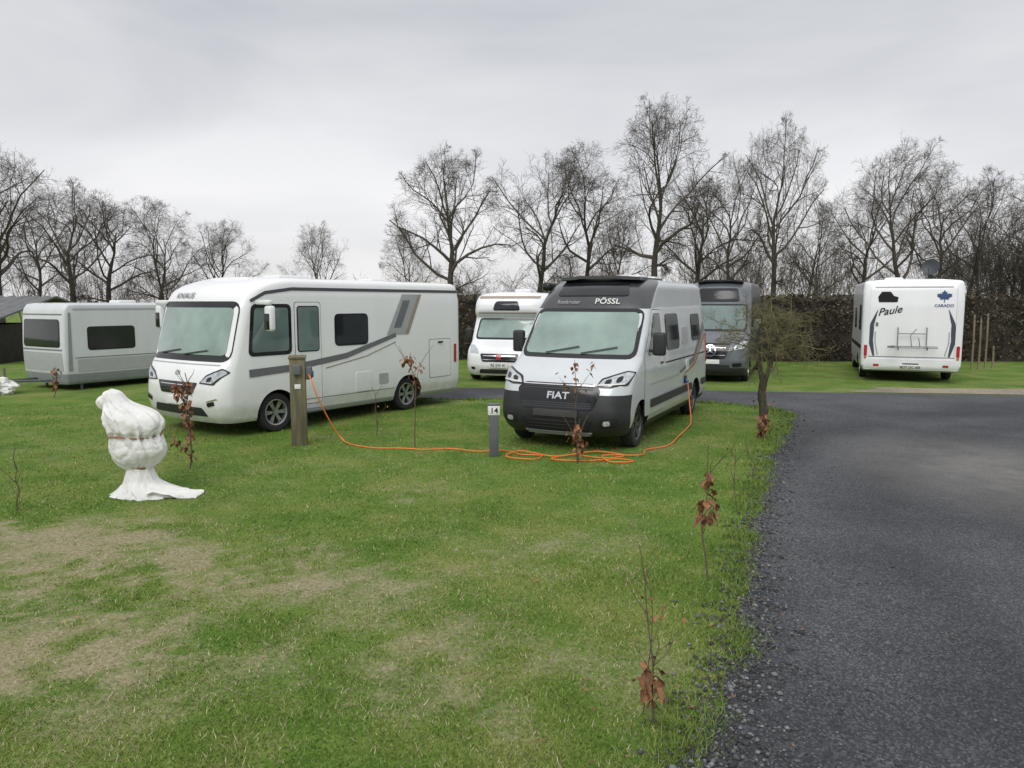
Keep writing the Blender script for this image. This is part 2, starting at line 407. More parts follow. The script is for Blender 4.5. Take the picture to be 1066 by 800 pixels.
    v.patch('vent_grille',[(3.5,1.45),(3.95,1.45),(3.95,1.75),(3.5,1.75)],R,M_lgrey,.012,.03)
    v.window([(-.84,1.4),(-.05,1.4),(-.05,1.95),(-.84,1.95)],v.rear); v.window([(.05,1.4),(.84,1.4),(.84,1.95),(.05,1.95)],v.rear)
    rbox('awning',(3.2,.16,.15),(3.5,.98,2.47),M_blackg,root,.05,seg=3)
    rbox('roof_hatch',(.55,.5,.1),(3.7,0,2.66),M_white,root,.04,seg=3)
    rbox('roof_hatch',(.4,.4,.1),(4.8,0,2.66),M_white,root,.04,seg=3)
camper_van()

def big_motorhome():
    root=empty('motorhome',(-5.60,12.38,0),rad(54.6),'large white coachbuilt motorhome with pale windscreen and grey stripes','motorhome')
    v=Veh(root,[(.24,.14),(.36,.05),(.55,.0),(.8,.01),(.98,.04),(1.12,.09),(1.2,.14),(1.27,.20),(2.14,.44),(2.30,.50),(2.42,.60),(2.52,.78),(2.6,1.05)],
          [(.3,6.0),(.6,6.05),(2.2,6.05),(2.6,5.95)],[(.24,1.12),(.5,1.18),(2.3,1.18),(2.6,1.16)],
          .24,2.6,[(.24,.22),(1.1,.22),(1.3,.14),(2.1,.14),(2.4,.2),(2.6,.4)],rcr=.1,bow=.10,re=.1,taper=(.02,1.0))
    v.body([M_white,M_arch,M_lgrey],lambda c:2 if c.z<.33 and c.x>1.5 else 0,(1.15,4.36),.335,.06,extra=(.33,))
    fr=v.front; R=v.side(-1); Lf=v.side(1)
    v.window([(-1.02,1.34),(1.02,1.34),(1.0,2.11),(-1.0,2.11)],fr,M_screen,.105,.10,name='windscreen')
    for y0 in (.05,.8): v.strip('wiper',[(y0,1.33),(y0-.65,1.41)],.022,fr,M_black,.03)
    v.text('KNAUS',.42,2.305,.12,fr,M_grey,-1,.02,.002,sx=1.5)
    g=v.patch('grille',[(-.46,.70),(.46,.70),(.58,.90),(-.58,.90)],fr,M_blackg,.012,.04)
    for z in (.755,.80,.85): v.strip('grille_bar',[(-.46,z),(.46,z)],.012,fr,M_chrome if z==.85 else M_dgrey,.02,parent=g)
    v.patch('emblem',[(-.07,1.01),(.07,1.01),(.06,1.08),(-.06,1.08)],fr,M_lgrey,.012,.03)
    v.strip('nose_crease',[(-1.0,1.19),(1.0,1.19)],.014,fr,M_lgrey,.008)
    v.patch('bumper_intake',[(-.78,.36),(.78,.36),(.68,.50),(-.68,.50)],fr,M_black,.01,.04)
    v.patch('number_plate',[(-.26,.53),(.26,.53),(.26,.64),(-.26,.64)],fr,M_plate,.03,.01)
    for sg in (-1,1):
        h=v.patch('headlight',[(sg*.66,.91),(sg*.94,.90),(sg*1.14,1.07),(sg*1.08,1.12),(sg*.80,1.01)],fr,M_lamp,.014,.03)
        v.patch('lamp_surround',[(sg*.62,.89),(sg*.97,.875),(sg*1.16,1.08),(sg*1.07,1.145),(sg*.77,1.03)],fr,M_blackg,.009,.03,parent=h)
        v.patch('lamp_lens',[(sg*.80,.92),(sg*.90,.93),(sg*.93,1.01),(sg*.83,.99)],fr,M_blackg,.02,.03,parent=h)
        v.patch('fog_lamp',[(sg*.84,.52),(sg*1.0,.56),(sg*.98,.62),(sg*.82,.58)],fr,M_blackg,.012,.02)
        v.strip('running_light',[(sg*.82,.60),(sg*1.04,.66)],.02,fr,M_chrome,.018)
        mx,my=(.80,1.50) if sg<0 else (.55,1.30)
        m=rbox('wing_mirror',(.13,.17,.42),(mx,sg*my,1.94),M_white2,root,.05,seg=3)
        rbox('arm',(.09,.38,.08),(-.02,-sg*.12,.26),M_white2,m,.03)
        rbox('mirror_glass',(.012,.12,.30),(.066,0,-.03),M_blackg,m,.003)
        rbox('mirror_back',(.02,.12,.26),(-.062,0,-.05),M_blackg,m,.006)
    for f,sg in ((R,-1),(Lf,1)):
        v.window([(.66,1.38),(1.40,1.38),(1.40,2.11),(.74,2.11)],f,M_screen2 if sg<0 else M_glass,.065,.06)
        v.window([(2.46,1.44),(3.22,1.44),(3.22,1.96),(2.46,1.96)],f,M_glass,.035,.08)
        v.strip('roof_trim',[(.66,2.22),(.95,2.36),(1.5,2.43),(5.9,2.43)],.055,f,M_dgrey,.012)
        v.strip('skirt_line',[(1.65,.5),(3.94,.5)],.012,f,M_grey,.004)
        v.strip('graphic_stripe',[(.60,1.04),(1.5,1.08),(2.7,1.22),(4.0,1.56)],lambda t:.13-.05*t,f,M_grey,.0095)
        v.strip('graphic_stripe',[(2.2,1.02),(3.2,1.18),(4.0,1.42)],.02,f,M_beige,.006)
        v.poly('graphic_panel',[(3.75,1.56),(4.27,1.56),(4.67,2.36),(4.20,2.36)],f,M_lgrey,.0065)
        v.poly('graphic_panel',[(4.27,1.56),(4.37,1.56),(4.77,2.36),(4.67,2.36)],f,M_beige,.008)
        v.poly('graphic_panel',[(3.95,1.70),(4.15,1.70),(4.42,2.24),(4.22,2.24)],f,M_grey,.0105)
        v.patch('service_flap',[(2.92,.52),(3.32,.52),(3.32,.88),(2.92,.88)],f,M_white,.01,.03)
        v.patch('service_flap',[(3.52,.62),(3.77,.62),(3.77,.82),(3.52,.82)],f,M_lgrey,.01,.03)
        v.patch('tail_lamp',[(5.8,.9),(5.88,.9),(5.88,1.3),(5.8,1.3)],f,M_red,.008,.02)
    v.door([(1.54,.42),(2.10,.42),(2.10,2.2),(1.54,2.2)],R,M_white,.06,handle=(1.64,1.26))
    v.window([(1.60,1.36),(2.04,1.36),(2.04,2.12),(1.60,2.12)],R,M_screen2,.02,.05,off=.02)
    v.door([(5.0,.62),(5.68,.62),(5.68,1.42),(5.0,1.42)],R,M_white,.05,handle=(5.34,1.36))
    v.door([(3.45,.5),(3.95,.5),(3.95,2.2),(3.45,2.2)],Lf,M_white,.05,handle=(3.6,1.1))
    v.window([(-.6,1.4),(.6,1.4),(.6,1.9),(-.6,1.9)],v.rear)
    rbox('roof_hatch',(.7,.5,.08),(2.3,0,2.66),M_white2,root,.03,seg=3); rbox('roof_hatch',(.4,.4,.08),(4.7,.2,2.66),M_white2,root,.03,seg=3)
    rbox('awning',(3.6,.14,.13),(3.5,1.2,2.5),M_white2,root,.04,seg=3)
    rbox('step',(.5,.25,.04),(1.82,-1.2,.3),M_anth,root,.01)
big_motorhome()

def small_motorhome():
    root=empty('motorhome',(-.38,20.6,0),rad(74),'white motorhome with overcab and greenish windscreen behind the van','motorhome')
    v=Veh(root,[(.18,.1),(.3,.03),(.45,0),(.7,.04),(.88,.14),(.98,.32),(1.1,.56),(1.16,.64),(1.72,1.0),(1.8,1.0),(1.86,.86),(1.98,.78),(2.15,.80),(2.32,.95),(2.46,1.3)],
          [(.3,6.0),(2.46,6.0)],[(.18,1.02),(.4,1.06),(2.46,1.06)],.18,2.46,[(.18,.3),(1.0,.3),(1.2,.16),(1.8,.2),(2.0,.35),(2.46,.45)],bow=.13,re=.1,taper=(.04,1.2))
    v.body([M_white,M_arch,M_black],lambda c:0,(.85,4.3),.31,.06)
    fr=v.front;R=v.side(-1);Lf=v.side(1)
    v.window([(-.86,1.2),(.86,1.2),(.82,1.70),(-.82,1.70)],fr,M_screen,.05,.08,name='windscreen')
    v.window([(-.38,2.0),(.38,2.0),(.30,2.2),(-.30,2.2)],fr,M_glass,.03,.06)
    v.strip('graphic_stripe',[(-.9,2.34),(.9,2.34)],.06,fr,M_beige,.012)
    v.strip('graphic_stripe',[(-.85,1.90),(.85,1.90)],.03,fr,M_beige,.012)
    g=v.patch('grille',[(-.5,.56),(.5,.56),(.58,.78),(-.58,.78)],fr,M_blackg,.012,.05)
    for z in (.62,.72): v.strip('grille_bar',[(-.48,z),(.48,z)],.016,fr,M_chrome,.02,parent=g)
    v.patch('emblem',[(-.08,.62),(.08,.62),(.08,.76),(-.08,.76)],fr,M_red,.022,.07)
    v.patch('bumper_intake',[(-.6,.24),(.6,.24),(.56,.36),(-.56,.36)],fr,M_black,.01,.04)
    n=v.patch('number_plate',[(-.27,.41),(.27,.41),(.27,.53),(-.27,.53)],fr,M_plate,.03,.01)
    v.text('RE SW 41',0,.47,.11,fr,M_arch,-1,.036,.001,parent=n)
    for sg in (-1,1):
        v.patch('headlight',[(sg*.62,.78),(sg*.9,.8),(sg*.98,1.0),(sg*.84,1.0),(sg*.66,.88)],fr,M_lamp,.014,.03)
        v.patch('fog_lamp',[(sg*.72,.34),(sg*.84,.35),(sg*.84,.42),(sg*.72,.41)],fr,M_blackg,.012,.03)
        mirror_ear(v,1.1,sg*1.22,1.3,h=.32)
    for f in (R,Lf):
        v.window([(1.0,1.22),(1.8,1.22),(1.8,1.7),(1.35,1.7)],f); v.window([(2.6,1.4),(3.4,1.4),(3.4,1.85),(2.6,1.85)],f)
        v.strip('graphic_stripe',[(1.6,1.0),(3.5,1.1),(5.5,1.9)],.09,f,M_beige,.006)
    rbox('roof_hatch',(.5,.5,.1),(2.8,0,2.55),M_white2,root,.04)
small_motorhome()

def grey_van():
    root=empty('camper_van',(5.42,20.5,0),rad(68),'dark grey camper van with black roof panel beside the tree','camper van')
    v=Veh(root,[(.2,.12),(.35,.02),(.6,0),(.9,.04),(1.08,.14),(1.2,.34),(1.34,.66),(1.40,.76),(2.12,1.3),(2.25,1.4),(2.6,1.6),(2.8,1.95)],
          [(.3,5.9),(2.8,5.8)],[(.2,.95),(.45,1.0),(1.2,1.0),(2.2,.92),(2.8,.86)],.2,2.8,[(.2,.3),(1.1,.3),(1.4,.14),(2.2,.14),(2.4,.25),(2.8,.35)],bow=.15,re=.14,taper=(.05,1.3))
    v.body([M_slate,M_arch,M_black],lambda c:2 if c.z<.42 and c.x<.5 else 0,(.95,4.6),.34,.06,extra=(.42,))
    fr=v.front;R=v.side(-1);Lf=v.side(1)
    v.window([(-.84,1.44),(.84,1.44),(.79,2.10),(-.79,2.10)],fr,M_screen2,.05,.1,name='windscreen')
    v.patch('roof_window',[(-.62,2.22),(.62,2.22),(.54,2.6),(-.54,2.6)],fr,M_blackg,.014,.08)
    v.patch('roof_panel',[(1.8,-.66),(1.8,.66),(5.6,.66),(5.6,-.66)],v.roof,M_blackg,.03,.08)
    g=v.patch('grille',[(-.42,.66),(.42,.66),(.56,1.08),(-.56,1.08)],fr,M_blackg,.012,.08)
    for z in (.76,.96): v.strip('grille_bar',[(-.42,z),(.42,z)],.018,fr,M_chrome,.02,parent=g)
    ring=[(.15*math.cos(6.283*k/24),.15*math.sin(6.283*k/24)) for k in range(25)]
    e=v.strip('star_emblem',[(a,b+.87) for a,b in ring],.025,fr,M_chrome,.04)
    for k in range(3):
        a=math.pi/2+k*2*math.pi/3
        v.strip('emblem_arm',[(0,.87),(.14*math.cos(a),.87+.14*math.sin(a))],lambda t:.035*(1-t)+.006,fr,M_chrome,.045,parent=e)
    for sg in (-1,1):
        v.patch('headlight',[(sg*.64,.90),(sg*.9,.95),(sg*.97,1.14),(sg*.82,1.13),(sg*.67,1.02)],fr,M_lamp,.014,.04)
        v.patch('fog_lamp',[(sg*.62,.44),(sg*.86,.46),(sg*.86,.56),(sg*.62,.55)],fr,M_blackg,.012,.03)
        mirror_ear(v,1.25,sg*1.14,1.56,m=M_slate)
    v.patch('bumper_intake',[(-.55,.3),(.55,.3),(.55,.5),(-.55,.5)],fr,M_black,.01,.04)
    v.patch('number_plate',[(-.27,.53),(.27,.53),(.27,.64),(-.27,.64)],fr,M_plate,.03,.01)
    for f in (R,Lf):
        v.window([(1.2,1.44),(2.1,1.44),(2.1,2.05),(1.65,2.05)],f); v.window([(2.5,1.5),(3.6,1.5),(3.6,2.05),(2.5,2.05)],f); v.window([(4.2,1.5),(5.2,1.5),(5.2,2.05),(4.2,2.05)],f)
        v.door([(1.0,.45),(2.2,.45),(2.2,1.38),(1.0,1.36)],f,M_slate,.04,handle=(2.0,1.25))
grey_van()

def rear_motorhome():
    L=6.0
    root=empty('motorhome',(10.95+L*.366,20.55+L*.93,0),rad(248.5),'white motorhome seen from behind with bicycle rack and satellite dish','motorhome')
    v=Veh(root,[(.3,.1),(.6,0),(.9,.06),(1.1,.4),(1.25,.7),(1.9,1.1),(2.0,.7),(2.3,.6),(2.6,.8),(2.8,1.2)],
          [(.3,5.92),(.42,6.0),(2.1,6.0),(2.55,5.95),(2.8,5.86)],[(.3,1.19),(.5,1.24),(2.5,1.24),(2.8,1.21)],.3,2.8,[(.3,.3),(2.8,.3)],rcr=.09,bow=.13,bowr=.03,re=.1,taper=(.06,1.2))
    v.body([M_white,M_arch,M_lgrey],lambda c:2 if c.z<.42 else 0,(.9,4.6),.33,.06,extra=(.42,))
    B=v.rear; R=v.side(-1);Lf=v.side(1)
    v.patch('corner_panel',[(-1.21,.45),(-1.05,.45),(-1.05,2.72),(-1.21,2.72)],B,M_white2,.03,.04)
    v.patch('corner_panel',[(1.05,.45),(1.21,.45),(1.21,2.72),(1.05,2.72)],B,M_white2,.03,.04)
    v.strip('bumper_line',[(-1.05,.70),(1.05,.70)],.02,B,M_grey,.006)
    v.patch('bumper',[(-1.18,.34),(1.18,.34),(1.16,.64),(-1.16,.64)],B,M_white2,.05,.05)
    for sg in (-1,1):
        t=v.patch('tail_lamp',[(sg*1.17,.72),(sg*1.09,.72),(sg*1.09,1.02),(sg*1.17,1.02)],B,M_red,.05,.02)
        v.patch('lamp_lens',[(sg*1.16,.64),(sg*1.10,.64),(sg*1.10,.71),(sg*1.16,.71)],B,M_amber,.06,.02,parent=t)
        v.patch('reflector',[(sg*.92,.44),(sg*.78,.44),(sg*.78,.50),(sg*.92,.50)],B,M_red,.06,.01)
        v.strip('graphic_stripe',[(sg*.92,.72),(sg*1.01,1.15),(sg*.99,1.6),(sg*.86,2.0)],lambda t:.12*math.sin(math.pi*min(1,t*.85+.12)),B,M_slateb,.006)
        v.strip('graphic_stripe',[(sg*.82,.74),(sg*.90,1.1),(sg*.90,1.4)],.03,B,M_lgrey,.006)
    v.strip('rear_panel_seam',[(-.95,2.62),(.95,2.62)],.03,B,M_lgrey,.02)
    v.text('Paule',-.58,1.96,.28,B,M_arch,1,.012,.003,rot=rad(10),shear=.45)
    v.poly('decal',[(-.2,-.1),(.2,-.1),(.22,.02),(.12,.05),(.05,.15),(-.14,.15),(-.22,.03)],B,M_arch,.012,1,-.62,2.32,1.15)
    leaf=[(0,1),(.16,.62),(.34,.72),(.3,.3),(.55,.5),(.62,.36),(.95,.4),(.85,.18),(.98,.05),(.5,-.3),(.55,-.5),(.06,-.42),(.04,-.95),(-.04,-.95),(-.06,-.42),(-.55,-.5),(-.5,-.3),(-.98,.05),(-.85,.18),(-.95,.4),(-.62,.36),(-.55,.5),(-.3,.3),(-.34,.72),(-.16,.62)]
    tri=[(0,0)]+leaf; V=[]
    for x,y in tri:
        a,b=B(.74+x*.19,2.36+y*.18); V.append(a+b*.012)
    mk('leaf_emblem',V,[(0,i,i+1 if i<len(leaf) else 1) for i in range(1,len(leaf)+1)],M_navy,root,0)
    v.text('CARADO',.74,2.11,.11,B,M_navy,1,.012,.002)
    v.patch('hatch_handle',[(-.9,1.55),(-.84,1.55),(-.84,1.65),(-.9,1.65)],B,M_grey,.02,.01)
    VV=[];FF=[]
    def rk(pts,r=.013): tube(VV,FF,pts,[r]*len(pts),6,True)
    X=6.02
    for y in (-.35,.35): rk([(X,y,1.52),(X+.10,y,1.50),(X+.10,y,.98),(X+.34,y,.92),(X+.40,y,1.0)])
    rk([(X+.1,-.58,1.0),(X+.1,.62,1.0)]); rk([(X+.25,-.55,.97),(X+.25,.62,.97)]); rk([(X+.1,-.35,1.35),(X+.1,.35,1.35)])
    rk([(X+.12,0,1.0),(X+.16,-.05,1.30),(X+.14,.1,1.48)],.01); rk([(X+.12,.2,1.0),(X+.16,.15,1.25)],.01)
    rk([(X+.40,-.62,1.0),(X+.40,-.45,1.02)],.03)
    mk('bicycle_rack',VV,FF,M_grey,root,40)
    n=v.patch('number_plate',[(-.27,.36),(.27,.36),(.27,.48),(-.27,.48)],B,M_plate,.065,.01)
    v.text('BOT OC 405',0,.42,.10,B,M_arch,1,.072,.001,parent=n,sx=.9)
    v.strip('number_plate_lamp',[(-.2,.52),(.2,.52)],.03,B,M_black,.06)
    for ff in (R,Lf):
        v.window([(4.7,1.45),(5.5,1.45),(5.5,2.1),(4.7,2.1)],ff); v.window([(2.6,1.45),(3.4,1.45),(3.4,2.0),(2.6,2.0)],ff)
        v.strip('graphic_stripe',[(1.2,.95),(5.8,.95)],.12,ff,M_blackg,.006)
    D=rbox('satellite_dish',(.12,.12,.18),(5.0,.50,2.90),M_black,root,.02)
    V=[];F=[];n=24
    for i in range(6):
        r=.23*i/5+.001; d=.06*(i/5)**2
        for k in range(n): V.append((d,r*math.cos(6.283*k/n),r*1.0*math.sin(6.283*k/n)))
    for i in range(5):
        for k in range(n): F.append((i*n+k,i*n+(k+1)%n,(i+1)*n+(k+1)%n,(i+1)*n+k))
    mk('dish',V,F,M_mesh,D,40,loc=(.05,0,.27),rot=(0,rad(-12),rad(-20)))
    V=[];F=[]; tube(V,F,[(.0,-.02,.05),(.28,-.09,.10),(.34,-.11,.24)],[.014,.012,.02],6,True); mk('dish_arm',V,F,M_black,D,40)
    rbox('roof_hatch',(.5,.5,.12),(3.6,-.3,2.88),M_white2,root,.04)
rear_motorhome()

def caravan():
    root=empty('caravan',(-11.92,18.95,0),rad(58),'silver grey caravan with dark windows parked on the grass','caravan')
    v=Veh(root,[(.16,.08),(.45,.02),(.8,.0),(1.2,.0),(1.8,.03),(2.02,.06),(2.16,.15)],[(.16,5.0),(.6,5.15),(1.6,5.12),(2.16,5.0)],[(.16,.98),(.4,1.02),(2.16,1.01)],
          .16,2.16,[(.16,.07),(2.16,.08)],bow=.03,re=.05,crown=.03)
    v.body([M_cgrey,M_arch,M_cgrey2],lambda c:2 if c.z<.42 else 0,(3.3,),.28,.05,extra=(.42,.8))
    fr=v.front;R=v.side(-1);Lf=v.side(1)
    v.window([(-.84,1.12),(.84,1.12),(.82,1.74),(-.82,1.74)],fr,M_glass,.04,.08)
    v.patch('front_panel',[(-.94,.50),(.94,.50),(.94,.95),(-.94,.95)],fr,M_lgrey,.008,.05)
    v.strip('trim',[(-.95,1.02),(.95,1.02)],.03,fr,M_grey,.01)
    v.strip('trim',[(-.95,1.90),(.95,1.90)],.03,fr,M_grey,.01)
    for f in (R,Lf):
        v.window([(.66,1.03),(1.85,1.03),(1.85,1.56),(.66,1.56)],f,M_glass,.035,.07)
        v.window([(3.2,1.1),(4.0,1.1),(4.0,1.56),(3.2,1.56)],f,M_glass,.035,.07)
        v.strip('trim',[(.3,.82),(4.9,.82)],.02,f,M_grey,.008)
        v.strip('awning_rail',[(.3,2.03),(4.9,2.03)],.035,f,M_lgrey,.012)
        v.patch('side_panel',[(.35,.46),(2.7,.46),(2.7,.78),(.35,.78)],f,M_lgrey,.006,.03)
        v.patch('corner_trim',[(.12,.5),(.22,.5),(.24,1.95),(.18,1.95)],f,M_cgrey2,.012,.03)
    def part(nm,*segs):
        VV=[];FF=[]
        for s in segs: tube(VV,FF,*s,6,True)
        mk(nm,VV,FF,M_anth,root,40)
    part('drawbar',([(.2,.5,.25),(-1.0,0,.28),(.2,-.5,.25)],[.035,.035,.035]))
    part('jockey_wheel',([(-.85,.08,.0),(-.85,.08,.6)],[.03,.03]))
    for a,b in ((.5,.85),(.5,-.85),(4.4,-.85)): part('support_leg',([(a,b,0),(a,b,.2)],[.03,.03]))
    rbox('roof_hatch',(.5,.5,.1),(2.2,0,2.21),M_white2,root,.04)
caravan()

# ================================================================== GROUND
def vnoise(x,y,seed=0):
    xi=np.floor(x).astype(np.int64); yi=np.floor(y).astype(np.int64); fx=x-xi; fy=y-yi
    fx=fx*fx*(3-2*fx); fy=fy*fy*(3-2*fy)
    def h(a,b):
        n=(a*374761393+b*668265263+seed*982451653)&0x7fffffff; n=((n^(n>>13))*1274126177)&0x7fffffff; return ((n^(n>>16))&0xffff)/65535.
    return (h(xi,yi)*(1-fx)+h(xi+1,yi)*fx)*(1-fy)+(h(xi,yi+1)*(1-fx)+h(xi+1,yi+1)*fx)*fy
def fbm(x,y,sc,seed=0,o=4):
    r=0;a=.5
    for i in range(o): r=r+a*vnoise(x*sc,y*sc,seed+i); a*=.5; sc*=2.03
    return r/(1-.5**o)
def bare(x,y):
    m=.62*np.exp(-(((x+3.4)/1.6)**2+((y-5.6)/1.25)**2))
    m=m+.56*np.exp(-(((x+4.8)/1.5)**2+((y-7.1)/.7)**2))
    m=m+.48*np.exp(-(((x+2.7)/.8)**2+((y-4.3)/.5)**2))
    m=m+.36*np.exp(-(((x+1.6)/.9)**2+((y-6.0)/.6)**2))
    m=m+.26*np.exp(-(((x+.5)/1.1)**2+((y-4.3)/.8)**2))
    m=m+.30*np.exp(-(((x+1.2)/.9)**2+((y-8.6)/.5)**2))+.24*np.exp(-(((x-.3)/1.0)**2+((y-6.8)/.6)**2))
    n=fbm(x,y,.9,3,5); n2=fbm(x,y,3.2,9,4); n3=fbm(x,y,11.,19,3)
    return np.clip(m*(.2+2.0*(n-.15))+ m*(n3-.5)*2.2+m*(n2-.5)*1.2+(n-.5)*.5+(n2-.5)*.7+.05,0,1)
edge=[(-.4,-6),(.1,1.0),(.55,2.2),(.92,3.34),(1.20,4.05),(1.55,4.94),(1.9,5.85),(2.5,7.48),(3.38,9.68),(4.35,12.0),(5.1,13.5),(5.5,14.6),(5.3,15.6),(4.3,16.4),(2.4,16.9),(-1.6,17.0),(-4.5,17.3),(-6.2,18.0)]
far=[(-6.3,18.6),(-5,19.2),(-1.8,19.3),(3,18.9),(7.1,18.3),(12.2,17.6),(16,16.8),(30,13)]
def dense(pl,step=.12,amp=.05,seed=1):
    out=[]
    P=catmull([(p[0],p[1],0) for p in pl],10)
    for i in range(len(P)-1):
        a=np.array(P[i][:2]);b=np.array(P[i+1][:2]); k=max(1,int(np.linalg.norm(b-a)/step))
        for j in range(k): out.append(a+(b-a)*j/k)
    out.append(np.array(P[-1][:2])); out=np.array(out)
    out[:,0]+=amp*(fbm(out[:,0]*1.,out[:,1],2.,seed)-.5)*2+amp*.8*(fbm(out[:,0],out[:,1],9.,seed+5)-.5)*2
    out[:,1]+=amp*(fbm(out[:,0],out[:,1],2.,seed+9)-.5)*2
    return out
E=dense(edge,.08,.09); Fr=dense(far,.3,.05,4)
roadpoly=np.vstack([E,Fr,[[30,-6]]])
def inpoly(x,y,P):
    r=np.zeros(x.shape,bool); n=len(P); j=n-1
    for i in range(n):
        xi,yi=P[i];xj,yj=P[j]
        c=((yi>y)!=(yj>y))
        if c.any(): r^= c&(x<(xj-xi)*(y-yi)/((yj-yi) if yj!=yi else 1e-9)+xi)
        j=i
    return r
def polysheet(name,P,z,m,kind='structure'):
    bm=bmesh.new(); vs=[bm.verts.new((p[0],p[1],z)) for p in P]; f=bm.faces.new(vs); bmesh.ops.triangulate(bm,faces=[f])
    me=bpy.data.meshes.new(name); bm.to_mesh(me); bm.free(); me.materials.append(m)
    o=bpy.data.objects.new(name,me); COL.objects.link(o); o['kind']=kind; return o

def ground_mat():
    m=bpy.data.materials.new('meadow_ground'); m.use_nodes=True; nt=m.node_tree; N=nt.nodes; L=nt.links; b=N['Principled BSDF']
    b.inputs['Roughness'].default_value=.95; b.inputs['Specular IOR Level'].default_value=.15
    g=N.new('ShaderNodeNewGeometry')
    def noise(sc,det=5,ro=.6):
        n=N.new('ShaderNodeTexNoise'); n.inputs['Scale'].default_value=sc; n.inputs['Detail'].default_value=det; n.inputs['Roughness'].default_value=ro; L.new(g.outputs['Position'],n.inputs['Vector']); return n
    def ramp(n,stops):
        r=N.new('ShaderNodeValToRGB'); 
        while len(r.color_ramp.elements)<len(stops): r.color_ramp.elements.new(.5)
        for e,(p,c) in zip(r.color_ramp.elements,stops): e.position=p; e.color=c+(1,)
        L.new(n,r.inputs[0]); return r
    green=ramp(noise(1.1,6,.65).outputs['Fac'],[(.3,(.072,.145,.022)),(.48,(.118,.195,.036)),(.62,(.18,.225,.058)),(.75,(.235,.24,.09))])
    fine=ramp(noise(45,4,.7).outputs['Fac'],[(.3,(.5,.5,.5)),(.7,(1.5,1.5,1.4))])
    mul=N.new('ShaderNodeMix'); mul.data_type='RGBA'; mul.blend_type='MULTIPLY'; mul.inputs[0].default_value=.85
    L.new(green.outputs[0],mul.inputs[6]); L.new(fine.outputs[0],mul.inputs[7])
    soil=ramp(noise(30,6,.75).outputs['Fac'],[(.3,(.15,.13,.07)),(.5,(.29,.26,.155)),(.7,(.46,.42,.28))])
    at=N.new('ShaderNodeAttribute'); at.attribute_name='bare'
    n3=noise(17,5,.75); ad=N.new('ShaderNodeMath'); ad.operation='MULTIPLY_ADD'; L.new(n3.outputs['Fac'],ad.inputs[0]); ad.inputs[1].default_value=1.7
    sb=N.new('ShaderNodeMath'); sb.operation='SUBTRACT'; L.new(at.outputs['Fac'],sb.inputs[0]); sb.inputs[1].default_value=.85; L.new(sb.outputs[0],ad.inputs[2])
    fr=ramp(ad.outputs[0],[(.2,(0,0,0)),(.85,(1,1,1))])
    mx=N.new('ShaderNodeMix'); mx.data_type='RGBA'; L.new(fr.outputs[0],mx.inputs[0]); L.new(mul.outputs[2],mx.inputs[6]); L.new(soil.outputs[0],mx.inputs[7])
    L.new(mx.outputs[2],b.inputs['Base Color'])
    bp=N.new('ShaderNodeBump'); bp.inputs['Strength'].default_value=.7; bp.inputs['Distance'].default_value=.03; L.new(noise(38,4,.7).outputs['Fac'],bp.inputs['Height']); L.new(bp.outputs[0],b.inputs['Normal'])
    return m
xs=np.concatenate([[-600,-250,-120,-60,-35,-22,-15,-11],np.arange(-9,7,.08),[8,10,13,18,26,40,70,130,260,600]])
ys=np.concatenate([[-40,-10,0],np.arange(1.5,17,.08),[17.6,19,22,26,32,42,60,100,200,450,900]])
XX,YY=np.meshgrid(xs,ys); nx,ny=len(xs),len(ys)
V=np.stack([XX.ravel(),YY.ravel(),np.zeros(XX.size)],1)
ii=np.arange(nx*ny).reshape(ny,nx); F=np.stack([ii[:-1,:-1],ii[:-1,1:],ii[1:,1:],ii[1:,:-1]],-1).reshape(-1,4)
me=bpy.data.meshes.new('grass_ground'); me.from_pydata(V.tolist(),[],F.tolist()); me.materials.append(ground_mat())
a=me.attributes.new('bare','FLOAT','POINT'); bv=bare(V[:,0],V[:,1]); bv[(V[:,1]>18)]=.15; a.data.foreach_set('value',bv.astype(np.float32))
go=bpy.data.objects.new('ground',me); COL.objects.link(go); go['kind']='structure'

